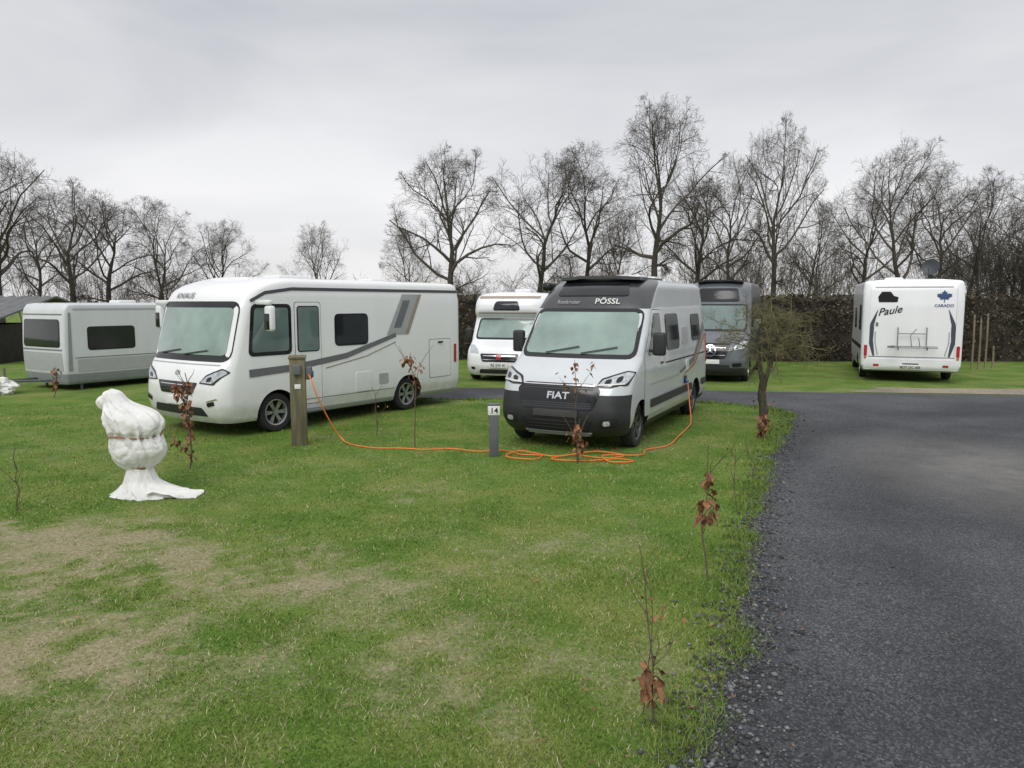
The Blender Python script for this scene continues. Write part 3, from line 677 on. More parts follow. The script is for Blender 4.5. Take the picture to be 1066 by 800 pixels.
def road_mat(name,c0,c1,c2,sand=True,vs=80):
    m=bpy.data.materials.new(name); m.use_nodes=True; nt=m.node_tree; N=nt.nodes; L=nt.links; b=N['Principled BSDF']
    g=N.new('ShaderNodeNewGeometry')
    def noise(sc,det=5,ro=.6):
        n=N.new('ShaderNodeTexNoise'); n.inputs['Scale'].default_value=sc; n.inputs['Detail'].default_value=det; n.inputs['Roughness'].default_value=ro; L.new(g.outputs['Position'],n.inputs['Vector']); return n
    v=N.new('ShaderNodeTexVoronoi'); v.inputs['Scale'].default_value=vs; L.new(g.outputs['Position'],v.inputs['Vector'])
    r=N.new('ShaderNodeValToRGB'); r.color_ramp.elements.new(.5); L.new(v.outputs['Color'],r.inputs[0])
    for e,(p,c) in zip(r.color_ramp.elements,[(.1,c0),(.6,c1),(.97,c2)]): e.position=p; e.color=c+(1,)
    r2=N.new('ShaderNodeValToRGB'); L.new(noise(.45,6,.62).outputs['Fac'],r2.inputs[0]); r2.color_ramp.elements[0].position=.36; r2.color_ramp.elements[0].color=(.76,.77,.80,1); r2.color_ramp.elements[1].position=.66; r2.color_ramp.elements[1].color=(1.35,1.34,1.3,1)
    mu=N.new('ShaderNodeMix'); mu.data_type='RGBA'; mu.blend_type='MULTIPLY'; mu.inputs[0].default_value=1; L.new(r.outputs[0],mu.inputs[6]); L.new(r2.outputs[0],mu.inputs[7])
    out=mu.outputs[2]
    if sand:
        d=N.new('ShaderNodeVectorMath'); d.operation='DISTANCE'; d.inputs[1].default_value=(13.5,4.0,0)
        nz=noise(.5,3); va=N.new('ShaderNodeVectorMath'); va.operation='MULTIPLY_ADD'; L.new(nz.outputs['Color'],va.inputs[0]); va.inputs[1].default_value=(.7,.7,0); L.new(g.outputs['Position'],va.inputs[2]); L.new(va.outputs[0],d.inputs[0])
        dv=N.new('ShaderNodeMath'); dv.operation='DIVIDE'; L.new(d.outputs['Value'],dv.inputs[0]); dv.inputs[1].default_value=16.
        tr=N.new('ShaderNodeValToRGB'); L.new(dv.outputs[0],tr.inputs[0]); st=[(.34,1.2),(.41,.78),(.47,1.2),(.53,.78),(.59,1.2),(.63,.78),(.69,1.2),(.74,.8),(.82,1.2)]
        while len(tr.color_ramp.elements)<len(st): tr.color_ramp.elements.new(.5)
        for e,(p,c) in zip(tr.color_ramp.elements,st): e.position=p; e.color=(c,c,c,1)
        m3=N.new('ShaderNodeMix'); m3.data_type='RGBA'; m3.blend_type='MULTIPLY'; m3.inputs[0].default_value=.9; L.new(out,m3.inputs[6]); L.new(tr.outputs[0],m3.inputs[7]); out=m3.outputs[2]
        sx=N.new('ShaderNodeVectorMath'); sx.operation='DISTANCE'; sx.inputs[1].default_value=(6.4,5.8,0)
        mp=N.new('ShaderNodeMapping'); mp.inputs['Scale'].default_value=(1,.62,1); L.new(g.outputs['Position'],mp.inputs[0]); L.new(mp.outputs[0],sx.inputs[0])
        mr=N.new('ShaderNodeMapRange'); L.new(sx.outputs['Value'],mr.inputs['Value']); mr.inputs['From Min'].default_value=0.1; mr.inputs['From Max'].default_value=2.3; mr.inputs['To Min'].default_value=.95; mr.inputs['To Max'].default_value=0
        n=noise(2.2,6,.7); mm=N.new('ShaderNodeMath'); mm.operation='MULTIPLY'; L.new(mr.outputs[0],mm.inputs[0]); L.new(n.outputs['Fac'],mm.inputs[1])
        mx=N.new('ShaderNodeMix'); mx.data_type='RGBA'; L.new(mm.outputs[0],mx.inputs[0]); L.new(out,mx.inputs[6]); mx.inputs[7].default_value=(.27,.255,.23,1); out=mx.outputs[2]
    L.new(out,b.inputs['Base Color'])
    rr=N.new('ShaderNodeMapRange'); L.new(noise(.6,4).outputs['Fac'],rr.inputs['Value']); rr.inputs['To Min'].default_value=.55; rr.inputs['To Max'].default_value=.95; L.new(rr.outputs[0],b.inputs['Roughness'])
    b.inputs['Specular IOR Level'].default_value=.26
    bp=N.new('ShaderNodeBump'); bp.inputs['Strength'].default_value=.6; bp.inputs['Distance'].default_value=.009; L.new(v.outputs['Distance'],bp.inputs['Height'])
    bp2=N.new('ShaderNodeBump'); bp2.inputs['Strength'].default_value=.4; bp2.inputs['Distance'].default_value=.03; L.new(noise(9,4).outputs['Fac'],bp2.inputs['Height']); L.new(bp.outputs[0],bp2.inputs['Normal']); L.new(bp2.outputs[0],b.inputs['Normal'])
    return m
polysheet('road',roadpoly,.006,road_mat('asphalt_gravel',(.028,.030,.034),(.056,.059,.066),(.13,.134,.14)))
GP=dense([(8.2,18.4),(9.2,18.9),(9.5,19.3),(11,19.1),(14,18.9),(20,18.8),(30,18.0)],.2,.08,7)
GQ=dense([(30,13.2),(20,16.0),(16,16.95),(12.2,17.75),(8.6,18.25)],.2,.05,8)
polysheet('gravel_path',np.vstack([GP,GQ]),.010,road_mat('gravel_tan',(.16,.13,.09),(.31,.26,.19),(.45,.4,.33),False,50))

def npmesh(name,V,F,col,m,kind='stuff'):
    me=bpy.data.meshes.new(name); me.vertices.add(len(V)); me.vertices.foreach_set('co',np.asarray(V,np.float32).ravel())
    k=F.shape[1]; me.loops.add(F.size); me.loops.foreach_set('vertex_index',F.astype(np.int32).ravel())
    me.polygons.add(len(F)); me.polygons.foreach_set('loop_start',(np.arange(len(F))*k).astype(np.int32)); me.polygons.foreach_set('loop_total',np.full(len(F),k,np.int32))
    me.update(calc_edges=True)
    if col is not None:
        a=me.attributes.new('col','FLOAT_COLOR','POINT'); a.data.foreach_set('color',np.concatenate([col,np.ones((len(col),1))],1).astype(np.float32).ravel())
    me.materials.append(m); o=bpy.data.objects.new(name,me); COL.objects.link(o)
    if kind: o['kind']=kind
    return o
MC=mat_attr('stone_colour',rough=.8)
def stones(name,n,seed):
    rng=np.random.RandomState(seed); base=np.array([(1,0,0),(-1,0,0),(0,1,0),(0,-1,0),(0,0,1),(0,0,-1)],float)
    bf=np.array([(0,2,4),(2,1,4),(1,3,4),(3,0,4),(2,0,5),(1,2,5),(3,1,5),(0,3,5)])
    seg=E[(E[:,1]>2.2)&(E[:,1]<15.8)&(E[:,0]>0)]; d=np.diff(seg,axis=0); ln=np.linalg.norm(d,axis=1); w=ln/np.maximum(seg[:-1,1],3)**1.3; idx=rng.choice(len(w),n,p=w/w.sum())
    t=rng.rand(n,1); p=seg[idx]+d[idx]*t; nrm=np.stack([d[idx][:,1],-d[idx][:,0]],1); nrm/=np.linalg.norm(nrm,axis=1)[:,None]
    o=rng.normal(.03,.13,(n,1)); wide=rng.rand(n,1)<.28; o=np.where(wide,np.abs(rng.normal(.2,.45,(n,1))),o); p=p+nrm*o
    s=rng.gamma(2.5,.0030,n)+.003; s=np.minimum(s,.026)*np.where(wide[:,0],.6,1)
    V=base[None]*(.7+.6*rng.rand(n,6,1))*s[:,None,None]; V[:,:,2]*=.6
    a=rng.rand(n)*6.28; c,q=np.cos(a),np.sin(a); x=V[:,:,0]*c[:,None]-V[:,:,1]*q[:,None]; y=V[:,:,0]*q[:,None]+V[:,:,1]*c[:,None]
    V[:,:,0]=x+p[:,0:1]; V[:,:,1]=y+p[:,1:2]; V[:,:,2]+=.006+s[:,None]*.25
    F=(bf[None]+(np.arange(n)*6)[:,None,None]).reshape(-1,3)
    col=np.repeat((rng.rand(n,1)**2.4*.20+.04)*np.array([[.98,.99,1.0]]),6,0)
    npmesh(name,V.reshape(-1,3),F,col,MC)
stones('loose_gravel',10000,5)

def blades(n,ymin,ymax,hmin,hmax,wd,seed,power):
    rng=np.random.RandomState(seed); n2=int(n*2.2)
    u=rng.rand(n2)
    if power==1: y=ymin*(ymax/ymin)**u
    else:
        k=1-power; y=(ymin**k+u*(ymax**k-ymin**k))**(1/k)
    x=(rng.rand(n2)*2-1)*(.78*y+.8)
    b=bare(x,y); cl=fbm(x,y,3.,31,4); f3=fbm(x,y,14.,61,3)
    keep=(~inpoly(x,y,roadpoly))&(rng.rand(n2)>np.clip(b*1.1+(f3-.5)*1.7*b,0,.85))&(rng.rand(n2)<.6+.9*(cl-.2))
    x,y,b,cl=x[keep][:n],y[keep][:n],b[keep][:n],cl[keep][:n]; n=len(x)
    h=(hmin+(hmax-hmin)*rng.rand(n)**1.5)*(.7+.6*cl)*(1-.5*b); w=wd*(.6+.8*rng.rand(n))*np.sqrt(np.maximum(y,3)/4)
    a=rng.rand(n)*6.283; l=rng.rand(n)*6.283; le=h*(.4+1.1*rng.rand(n))
    V=np.zeros((n,3,3)); V[:,0]=np.stack([x-np.cos(a)*w,y-np.sin(a)*w,0*x],1); V[:,1]=np.stack([x+np.cos(a)*w,y+np.sin(a)*w,0*x],1); V[:,2]=np.stack([x+np.cos(l)*le,y+np.sin(l)*le,h],1)
    big=fbm(x,y,.9,77,4); big2=fbm(x,y,.35,99,3)
    t=np.clip(rng.rand(n)*.6+(b*.8)+(big-.5)*1.5+(big2-.5)*.6,0,1)[:,None]
    g=np.array([[.11,.225,.030]]); yl=np.array([[.28,.305,.085]]); st=np.array([[.50,.45,.28]])
    col=g*(1-t)+yl*t; s=(rng.rand(n)<.06+.48*b)[:,None]; col=np.where(s,st,col)*(.7+.6*rng.rand(n,1))
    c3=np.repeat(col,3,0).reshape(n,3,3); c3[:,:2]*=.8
    return V.reshape(-1,3),c3.reshape(-1,3)
MG=mat_attr('grass_blade_colour',rough=.75,spec=.2)
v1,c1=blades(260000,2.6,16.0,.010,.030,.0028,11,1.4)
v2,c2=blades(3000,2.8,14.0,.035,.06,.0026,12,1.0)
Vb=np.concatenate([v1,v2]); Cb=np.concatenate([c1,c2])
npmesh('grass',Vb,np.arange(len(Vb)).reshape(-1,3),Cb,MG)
def verge(n,seed):
    rng=np.random.RandomState(seed); seg=E[(E[:,1]>2.2)&(E[:,0]>-16)]; d=np.diff(seg,axis=0); ln=np.linalg.norm(d,axis=1); w=ln/np.maximum(seg[:-1,1],3); idx=rng.choice(len(w),n,p=w/w.sum())
    p=seg[idx]+d[idx]*rng.rand(n,1); nrm=np.stack([d[idx][:,1],-d[idx][:,0]],1); nrm/=np.linalg.norm(nrm,axis=1)[:,None]
    o=.03-np.abs(rng.normal(0,.16,(n,1)))+.05*rng.randn(n,1); p=p+nrm*o; x,y=p[:,0],p[:,1]
    k=fbm(x,y,2.5,50,4); kp=rng.rand(n)<(k-.3)*2; x,y,k=x[kp],y[kp],k[kp]; n=len(x)
    h=(.02+.05*rng.rand(n))*(.5+k); w=.003*np.sqrt(np.maximum(y,3)/3); a=rng.rand(n)*6.283; l=rng.rand(n)*6.283; le=h*(.3+.8*rng.rand(n))
    V=np.zeros((n,3,3)); V[:,0]=np.stack([x-np.cos(a)*w,y-np.sin(a)*w,0*x],1); V[:,1]=np.stack([x+np.cos(a)*w,y+np.sin(a)*w,0*x],1); V[:,2]=np.stack([x+np.cos(l)*le,y+np.sin(l)*le,h],1)
    t=rng.rand(n,1); col=(np.array([[.095,.195,.028]])*(1-t)+np.array([[.21,.26,.065]])*t)*(.7+.6*rng.rand(n,1))
    return V.reshape(-1,3),np.repeat(col,3,0)
v3,c3=verge(36000,21); npmesh('verge_grass',v3,np.arange(len(v3)).reshape(-1,3),c3,MG)
def fallen(n,seed):
    rng=np.random.RandomState(seed); spots=np.array([(-4.29,9.8),(.85,10.16),(1.56,5.75),(.75,3.71),(4.0,11.9),(-1.48,11.26),(4.3,12.9)])
    c=spots[rng.randint(0,len(spots),n)]; p=c+rng.normal(0,.4,(n,2)); far_=rng.rand(n)<.35; p[far_]=np.stack([rng.uniform(-6,4,far_.sum()),rng.uniform(3.4,16,far_.sum())],1)
    s=.010+.015*rng.rand(n); a=rng.rand(n)*6.28; V=np.zeros((n,4,3))
    for i,(dx,dy,dz) in enumerate([(1,0,.3),(0,.5,0),(-1,0,.4),(0,-.5,.1)]):
        V[:,i,0]=p[:,0]+s*(dx*np.cos(a)-dy*np.sin(a)); V[:,i,1]=p[:,1]+s*(dx*np.sin(a)+dy*np.cos(a)); V[:,i,2]=.02+s*dz*rng.rand(n)*1.5
    col=np.repeat(np.array([[.20,.11,.06]])*(.5+rng.rand(n,1)),4,0)
    npmesh('fallen_leaves',V.reshape(-1,3),np.arange(n*4).reshape(-1,4),col,MC)
fallen(260,3)

# ================================================================== TREES
def norm(a):
    l=math.sqrt(a[0]**2+a[1]**2+a[2]**2) or 1; return (a[0]/l,a[1]/l,a[2]/l)
def grow(V,F,p,d,L,r,lvl,cfg,rng):
    n=cfg['seg'][lvl]; wob=cfg['wob'][lvl]; trop=cfg['trop'][lvl]; pts=[p]; ds=[d]; env=cfg.get('env')
    for i in range(n):
        d=norm((d[0]+rng.gauss(0,wob),d[1]+rng.gauss(0,wob),d[2]+rng.gauss(0,wob*.8)+trop)); p=(p[0]+d[0]*L/n,p[1]+d[1]*L/n,p[2]+d[2]*L/n)
        if env:
            cz,rx,rz,ph=env; az=math.atan2(p[1],p[0])
            lim=1+.10*math.sin(3*az+ph)+.07*math.sin(7*az+p[2]*.9+ph*2)+rng.gauss(0,.04)
            if (p[0]**2+p[1]**2)/(rx*rx)+((p[2]-cz)/rz)**2>lim*lim and len(pts)>1: break
        pts.append(p); ds.append(d)
    n=len(pts)-1
    last=lvl==len(cfg['n'])-1
    re=.3 if not last else .5
    rads=[r*(1-(1-re)*i/n) for i in range(n+1)]
    tube(V,F,pts,rads,cfg['sides'][lvl])
    if last: return
    k=cfg['n'][lvl+1]
    for c in range(k):
        t=.22+.78*(c+rng.random())/k; i=min(n-1,int(t*n)); f=t*n-i
        q=tuple(pts[i][j]+(pts[i+1][j]-pts[i][j])*f for j in range(3)); dd=ds[i+1]
        ang=rad(rng.uniform(*cfg['ang'])); az=rng.random()*6.283
        up=(0,0,1) if abs(dd[2])<.9 else (1,0,0)
        a=norm((dd[1]*up[2]-dd[2]*up[1],dd[2]*up[0]-dd[0]*up[2],dd[0]*up[1]-dd[1]*up[0])); b=(dd[1]*a[2]-dd[2]*a[1],dd[2]*a[0]-dd[0]*a[2],dd[0]*a[1]-dd[1]*a[0])
        ca,sa=math.cos(ang),math.sin(ang); cz,sz=math.cos(az),math.sin(az)
        nd=tuple(dd[j]*ca+(a[j]*cz+b[j]*sz)*sa for j in range(3))
        l=L*rng.uniform(*cfg['len'])*(1.15-.55*t)
        rr=max(cfg['rmin'],r*(1-(1-re)*t)*rng.uniform(.42,.60))
        grow(V,F,q,nd,l,rr,lvl+1,cfg,rng)
BIG=dict(n=[0,8,8,7],seg=[6,4,3,2],wob=[.20,.21,.2,.2],trop=[.03,.02,.01,.01],sides=[6,4,3,3],ang=(28,66),len=(.42,.64),rmin=.0085)
def big_tree(seed,H=16.,spread=.36,low=.25,nl=13,rt=.30,lean=0,multi=1,cfg=BIG,top=.70,rx=.40):
    rng=random.Random(seed); TV=[];TF=[];CV=[];CF=[]
    base=low*.75; cfg=dict(cfg); cfg['env']=(H*(1+base)/2,H*rx,H*(1-base)/2,seed*1.7)
    for mi in range(multi):
        p=((mi-(multi-1)/2)*.5,0,-.05); d=norm((lean+(mi-(multi-1)/2)*.12+rng.gauss(0,.02),rng.gauss(0,.05),1)); n=9; pts=[p]; L=H*top
        for i in range(n):
            w=.03 if i<3 else .13
            d=norm((d[0]+rng.gauss(0,w),d[1]+rng.gauss(0,w),d[2]+.12)); p=tuple(p[j]+d[j]*L/n for j in range(3)); pts.append(p)
        rb=rt/math.sqrt(multi)
        rads=[rb*1.35]+[rb*(1-.82*(i/n)**1.1) for i in range(1,n+1)]
        tube(TV,TF,pts,rads,8)
        for k in range(nl):
            t=low+(1-low)*(k+rng.random()*.8)/nl; i=min(n-1,int(t*n)); f=t*n-i
            q=tuple(pts[i][j]+(pts[i+1][j]-pts[i][j])*f for j in range(3))
            tt=(t-low)/(1-low)
            az=k*2.4+rng.random(); el=rad(rng.uniform(60,84)-48*tt)
            dd=(math.cos(az)*math.sin(el),math.sin(az)*math.sin(el),math.cos(el))
            l=H*spread*(.95+.25*math.sin(math.pi*tt))*rng.uniform(.85,1.15)
            rr=rb*(1-.82*t)*rng.uniform(.42,.62)+.03
            grow(CV,CF,q,dd,l,rr,0,cfg,rng)
    return TV,TF,CV,CF
def mesh_of(name,V,F,m):
    me=bpy.data.meshes.new(name); me.from_pydata(V,[],F); me.materials.append(m); me.polygons.foreach_set('use_smooth',[True]*len(me.polygons)); return me
protos=[]
specs=[(1,.42,.36,12,.38,0,1,.37),(2,.38,.3,11,.30,.05,1,.30),(3,.46,.42,13,.42,-.04,1,.42),(4,.36,.36,11,.28,.03,1,.28),(5,.38,.25,8,.32,0,2,.34),(6,.46,.28,13,.34,0,1,.46)]
for sd,sp,lo,nl,rt,le,mu,rx in specs:
    TV,TF,CV,CF=big_tree(sd,16,sp,lo,nl,rt,le,mu,rx=rx); protos.append((mesh_of('trunk',TV,TF,M_bark),mesh_of('crown',CV,CF,M_twig)))
def ext(me):
    co=np.zeros(len(me.vertices)*3,np.float32); me.vertices.foreach_get('co',co); co=co.reshape(-1,3); return np.percentile(co[:,2],99.9)
HP=[ext(p[1]) for p in protos]
def put_tree(k,u,vtop,Y,rz=0,wide=1.,label='',group='bare trees behind the pitches'):
    X=(u-533)/780*Y; H=2.2+(315-vtop)/780*Y; s=H/HP[k]
    r=empty('bare_tree',(X,Y,0),rz,label,'tree',group)
    for me,nm in zip(protos[k],('trunk','crown')):
        o=bpy.data.objects.new(nm,me); COL.objects.link(o); o.parent=r
    r.scale=(s*wide,s*wide,s)
    return r
TREES=[ # proto,u,vtop,Y,rz,wide
 (0,470,154,48,.3,1.0),(1,558,158,50,1.2,.95),(3,612,150,52,2.0,1.0),(2,682,108,50,.0,.72),(1,728,172,56,3.1,.9),(3,757,165,54,4.0,.9),(0,802,128,50,4.4,.66),(4,842,205,60,2.2,.9),
 (5,930,150,48,1.0,.82),(4,1010,180,52,2.5,.95),(3,972,172,58,.6,1.),(0,1062,205,50,5.0,1.0),(2,1110,160,46,3.3,1.0),(1,890,195,60,.5,1.0),
 (5,335,233,62,.2,.78),(5,232,229,60,2.8,.98),(4,168,207,54,1.1,1.),(1,120,198,54,3.6,1.1),(0,78,190,50,5.2,1.0),(0,4,152,42,2.2,1.),(5,-50,140,40,1.2,1.),(3,45,205,56,1.9,1.),
 (4,425,240,68,0.4,1.0),(5,640,212,64,2.6,.8),(3,-85,160,44,2.2,1.),(5,1160,150,50,.2,1.)]
for t in TREES:
    lab='tall bare oak tree with dark spreading branches' if t[2]<175 else ('round bare tree standing alone at the field edge' if t[1] in (335,232) else 'bare winter tree with fine brown twigs')
    put_tree(*t[:6],label=lab)
BUSH=dict(n=[0,6,5],seg=[4,3,2],wob=[.12,.2,.25],trop=[.1,.08,.05],sides=[4,3,3],ang=(20,50),len=(.4,.65),rmin=.011)
def bush(seed,H=6.,k=8):
    rng=random.Random(seed); V=[];F=[]
    for i in range(k):
        az=rng.random()*6.28; el=rng.uniform(.05,.5); p=(rng.gauss(0,.5),rng.gauss(0,.5),0)
        grow(V,F,p,(math.cos(az)*math.sin(el),math.sin(az)*math.sin(el),math.cos(el)),H*rng.uniform(.6,1),.04,0,BUSH,rng)
    return np.array(V),np.array(F)
bs=[bush(s) for s in (1,2,3,4)]
rng=np.random.RandomState(9); VS=[];FS=[];off=0
prof=[(-160,245),(60,258),(150,268),(200,284),(235,298),(300,304),(380,300),(420,284),(500,272),(560,268),(620,255),(700,238),(780,228),(850,235),(900,218),(1000,222),(1100,215),(1250,215)]
dens=[(-160,.65),(180,.5),(240,.35),(380,.4),(430,.7),(600,.75),(700,.9),(1230,1)]
def thick(n,y0,y1,dz):
    global off
    for i in range(n):
        u=rng.uniform(-160,1230)
        if rng.rand()>interp(dens,u): continue
        Y=rng.uniform(y0,y1); vt=interp(prof,u)+rng.uniform(-8,dz); H=max(1.,2.2+(315-vt)/780*Y)
        v,f=bs[rng.randint(4)]; s=H/6.2; a=rng.rand()*6.28; c,q=math.cos(a),math.sin(a)
        w=min(1.4*s,max(s*.8,1.)); P=np.stack([(v[:,0]*c-v[:,1]*q)*w+(u-533)/780*Y,(v[:,0]*q+v[:,1]*c)*w+Y,v[:,2]*s-.05],1)
        VS.append(P); FS.append(f+off); off+=len(P)
thick(110,55,78,40); thick(70,50,60,70)
npmesh('woodland',np.concatenate(VS),np.concatenate(FS),None,mat('undergrowth',(.15,.127,.105),.95,var=.35,vscale=.2))
def hedge(x0,x1,y,h,d,seed,name):
    V=[];F=[];nx=int((x1-x0)/.25);prof=[(-d/2,0),(-d/2-.05,h*.35),(-d/2+.05,h*.7),(-d/2+.2,h*.95),(0,h),(d/2-.2,h*.95),(d/2,h*.5),(d/2,0)]
    for i in range(nx+1):
        x=x0+(x1-x0)*i/nx
        for j,(a,z) in enumerate(prof):
            n=mnoise.noise(Vector((x*1.1,a*2,z*1.4+seed)))*.22+mnoise.noise(Vector((x*3.5,a*4,z*4+seed)))*.12
            V.append((x,y+a+n*(1 if a<0 else -1),max(0,z+(n*.9 if z>0 else 0))))
    m=len(prof)
    for i in range(nx):
        for j in range(m-1): a=i*m+j; F.append((a,a+m,a+m+1,a+1))
    F.append(tuple(range(m)));F.append(tuple(nx*m+j for j in range(m)))
    r=empty(name,(0,0,0),0,'dark brown clipped hedge about two metres tall','hedge')
    mk('hedge_core',V,F,mat('hedge_dark',(.032,.025,.018),.95,var=.5,vscale=3,bump=1,bscale=18),r,0)
    rg=np.random.RandomState(seed); n=int((x1-x0)*900); x=rg.uniform(x0,x1,n); z=rg.rand(n)*h*1.02; top=rg.rand(n)<.25; z[top]=h*(.9+.14*rg.rand(top.sum()))
    yy=y-d/2-.04+.16*rg.randn(n)*.7+np.where(top,rg.rand(n)*d,0)+np.where(z>h*.8,.12,0); s=.03+.045*rg.rand(n); V=np.zeros((n,4,3)); A=rg.randn(n,3); A/=np.linalg.norm(A,axis=1)[:,None]; B=np.cross(A,rg.randn(n,3)); B/=np.linalg.norm(B,axis=1)[:,None]
    P=np.stack([x,yy,z],1); pat=fbm(x,z*1.5,.8,seed,4)[:,None]
    for i,(p,q) in enumerate([(1,0),(0,.6),(-1,0),(0,-.6)]): V[:,i]=P+s[:,None]*(A*p+B*q)
    col=np.repeat((np.array([[.085,.060,.042]])*(1-pat)+np.array([[.075,.075,.045]])*pat)*(.3+1.6*rg.rand(n,1)**1.5)*(.5+pat),4,0)
    o=npmesh('hedge_leaves',V.reshape(-1,3),np.arange(n*4).reshape(-1,4),col,MC,kind=None); o.parent=r
hedge(-4,7.8,29.5,2.4,1.2,3,'hedge'); hedge(8.1,30,28.6,2.4,1.2,8,'hedge')

PT=dict(n=[0,7,6,4],seg=[6,3,3,2],wob=[.14,.22,.26,.3],trop=[-.08,-.09,-.10,-.08],sides=[5,4,3,3],ang=(25,70),len=(.38,.62),rmin=.0026)
def pollard():
    r=empty('small_tree',(4.36,12.91,0),0,'small forked tree with mossy trunk and drooping fine twigs','tree'); rng=random.Random(12)
    V=[];F=[]
    def stem(pts,r0,r1):
        P=catmull(pts,4); tube(V,F,P,[(r0+(r1-r0)*i/len(P))*(1+.10*math.sin(i*1.9)) for i in range(len(P))],9,True); return P
    stem([(0,0,-.02),(.02,0,.3),(-.02,.02,.6),(.0,0,.85)],.08,.062)
    A=stem([(.0,0,.8),(-.08,.02,1.1),(-.14,0,1.4),(-.12,.02,1.75)],.05,.025); B=stem([(.0,0,.8),(.09,-.02,1.1),(.17,.02,1.4),(.26,0,1.7)],.048,.025)
    mk('trunk',V,F,M_bark2,r,60)
    V=[];F=[]
    for k in range(24):
        az=k*2.4+rng.random(); P=(A,B)[k%2]; p=P[int(len(P)*rng.uniform(.15,.98))]; el=rad(rng.uniform(18,80))
        L=rng.uniform(.6,1.05)*(1.2 if math.cos(az)>0 else .9)
        grow(V,F,p,(math.cos(az)*math.sin(el),math.sin(az)*math.sin(el),math.cos(el)),L,.014,0,PT,rng)
    mk('crown',V,F,M_twig2,r,60)
pollard()

def leaf(V,F,p,s,rng):
    a=rng.random()*6.28; t=rng.uniform(-.4,.5); d=(math.cos(a)*.5,math.sin(a)*.5,-.85+t); d=norm(d); u=norm((-d[1],d[0],rng.uniform(-.5,.5))); b=len(V)
    n=(d[1]*u[2]-d[2]*u[1],d[2]*u[0]-d[0]*u[2],d[0]*u[1]-d[1]*u[0])
    for k,w,c in ((0,.06,0),(.35,.34,.10),(.7,.28,.18),(1,.03,.05)):
        for q in (-1,0,1): V.append(tuple(p[j]+s*(d[j]*k+u[j]*w*q+n[j]*(c+abs(q)*.18*rng.random())) for j in range(3)))
    for k in range(3):
        for q in range(2): i=b+k*3+q; F.append((i,i+1,i+4,i+3))
def sapling(x,y,h,nl,zr,seed,label,ls=.075,br=5,rr=.008):
    rng=random.Random(seed); r=empty('sapling',(x,y,0),rng.random()*6,label,'sapling','young hedge saplings in the lawn')
    V=[];F=[];pts=[(0,0,-.02)]; n=6
    for i in range(1,n+1): pts.append((pts[-1][0]+rng.gauss(0,.02),pts[-1][1]+rng.gauss(0,.02),h*i/n))
    P=catmull(pts,3); tube(V,F,P,[rr*(1-.6*i/len(P)) for i in range(len(P))],6)
    tips=[]
    for b in range(br):
        t=rng.uniform(.15,.9); p=P[int(t*(len(P)-1))]; az=rng.random()*6.28; L=h*rng.uniform(.15,.38); q=[p]
        for k in range(3): q.append((q[-1][0]+math.cos(az)*L*.2+rng.gauss(0,.012),q[-1][1]+math.sin(az)*L*.2+rng.gauss(0,.012),q[-1][2]+L*.28))
        tube(V,F,q,[rr*.55,rr*.42,rr*.32,rr*.2],5); tips+=q[1:]
    mk('stem',V,F,M_stem,r,60)
    if nl:
        V=[];F=[]
        cand=[p for p in P+tips if zr[0]<=p[2]<=zr[1]] or [P[len(P)//2]]
        for k in range(nl):
            p=rng.choice(cand); z=min(max(p[2]+rng.gauss(0,.03),zr[0]),zr[1]); leaf(V,F,(p[0]+rng.gauss(0,.02),p[1]+rng.gauss(0,.02),z),ls*rng.uniform(.6,1.15),rng)
        mk('dead_leaves',V,F,M_dleaf,r,0)
LB='young beech sapling with curled brown leaves in grass'; LT='thin bare sapling twig growing from the lawn'
sapling(-4.29,9.80,1.28,120,(.15,1.15),1,LB,.09,9,.012)
sapling(-5.25,7.76,.68,0,(0,1),2,LT,br=4,rr=.009)
sapling(-1.48,11.26,1.45,34,(.95,1.42),3,LB,.085,5,.010)
sapling(.90,10.16,1.42,30,(1.0,1.38),4,LB,.075,7,.008)
sapling(.90,10.10,.62,60,(.2,.55),14,LB,.085,6,.009)
sapling(1.56,5.75,1.08,38,(.48,.88),5,LB,.095,4,.0075)
sapling(.75,3.71,.98,32,(.14,.38),6,LB,.08,7,.0050)
sapling(.70,3.80,.85,8,(.4,.8),16,LT,.035,7,.0034)
sapling(2.37,7.65,.75,6,(.3,.7),7,LT,.03,6,.006)
sapling(3.0,9.15,.62,0,(.3,.7),8,LT,.03,5,.006)
sapling(4.01,11.9,.5,70,(.05,.42),9,LB,.085,6,.008)
sapling(4.1,12.1,.95,12,(.5,.9),19,LB,.06,6,.008)
sapling(-2.26,12.3,.82,6,(.3,.8),10,LT,.04,6,.008)
sapling(-10.6,17.2,.75,40,(.2,.7),11,LB,.1,8,.01)

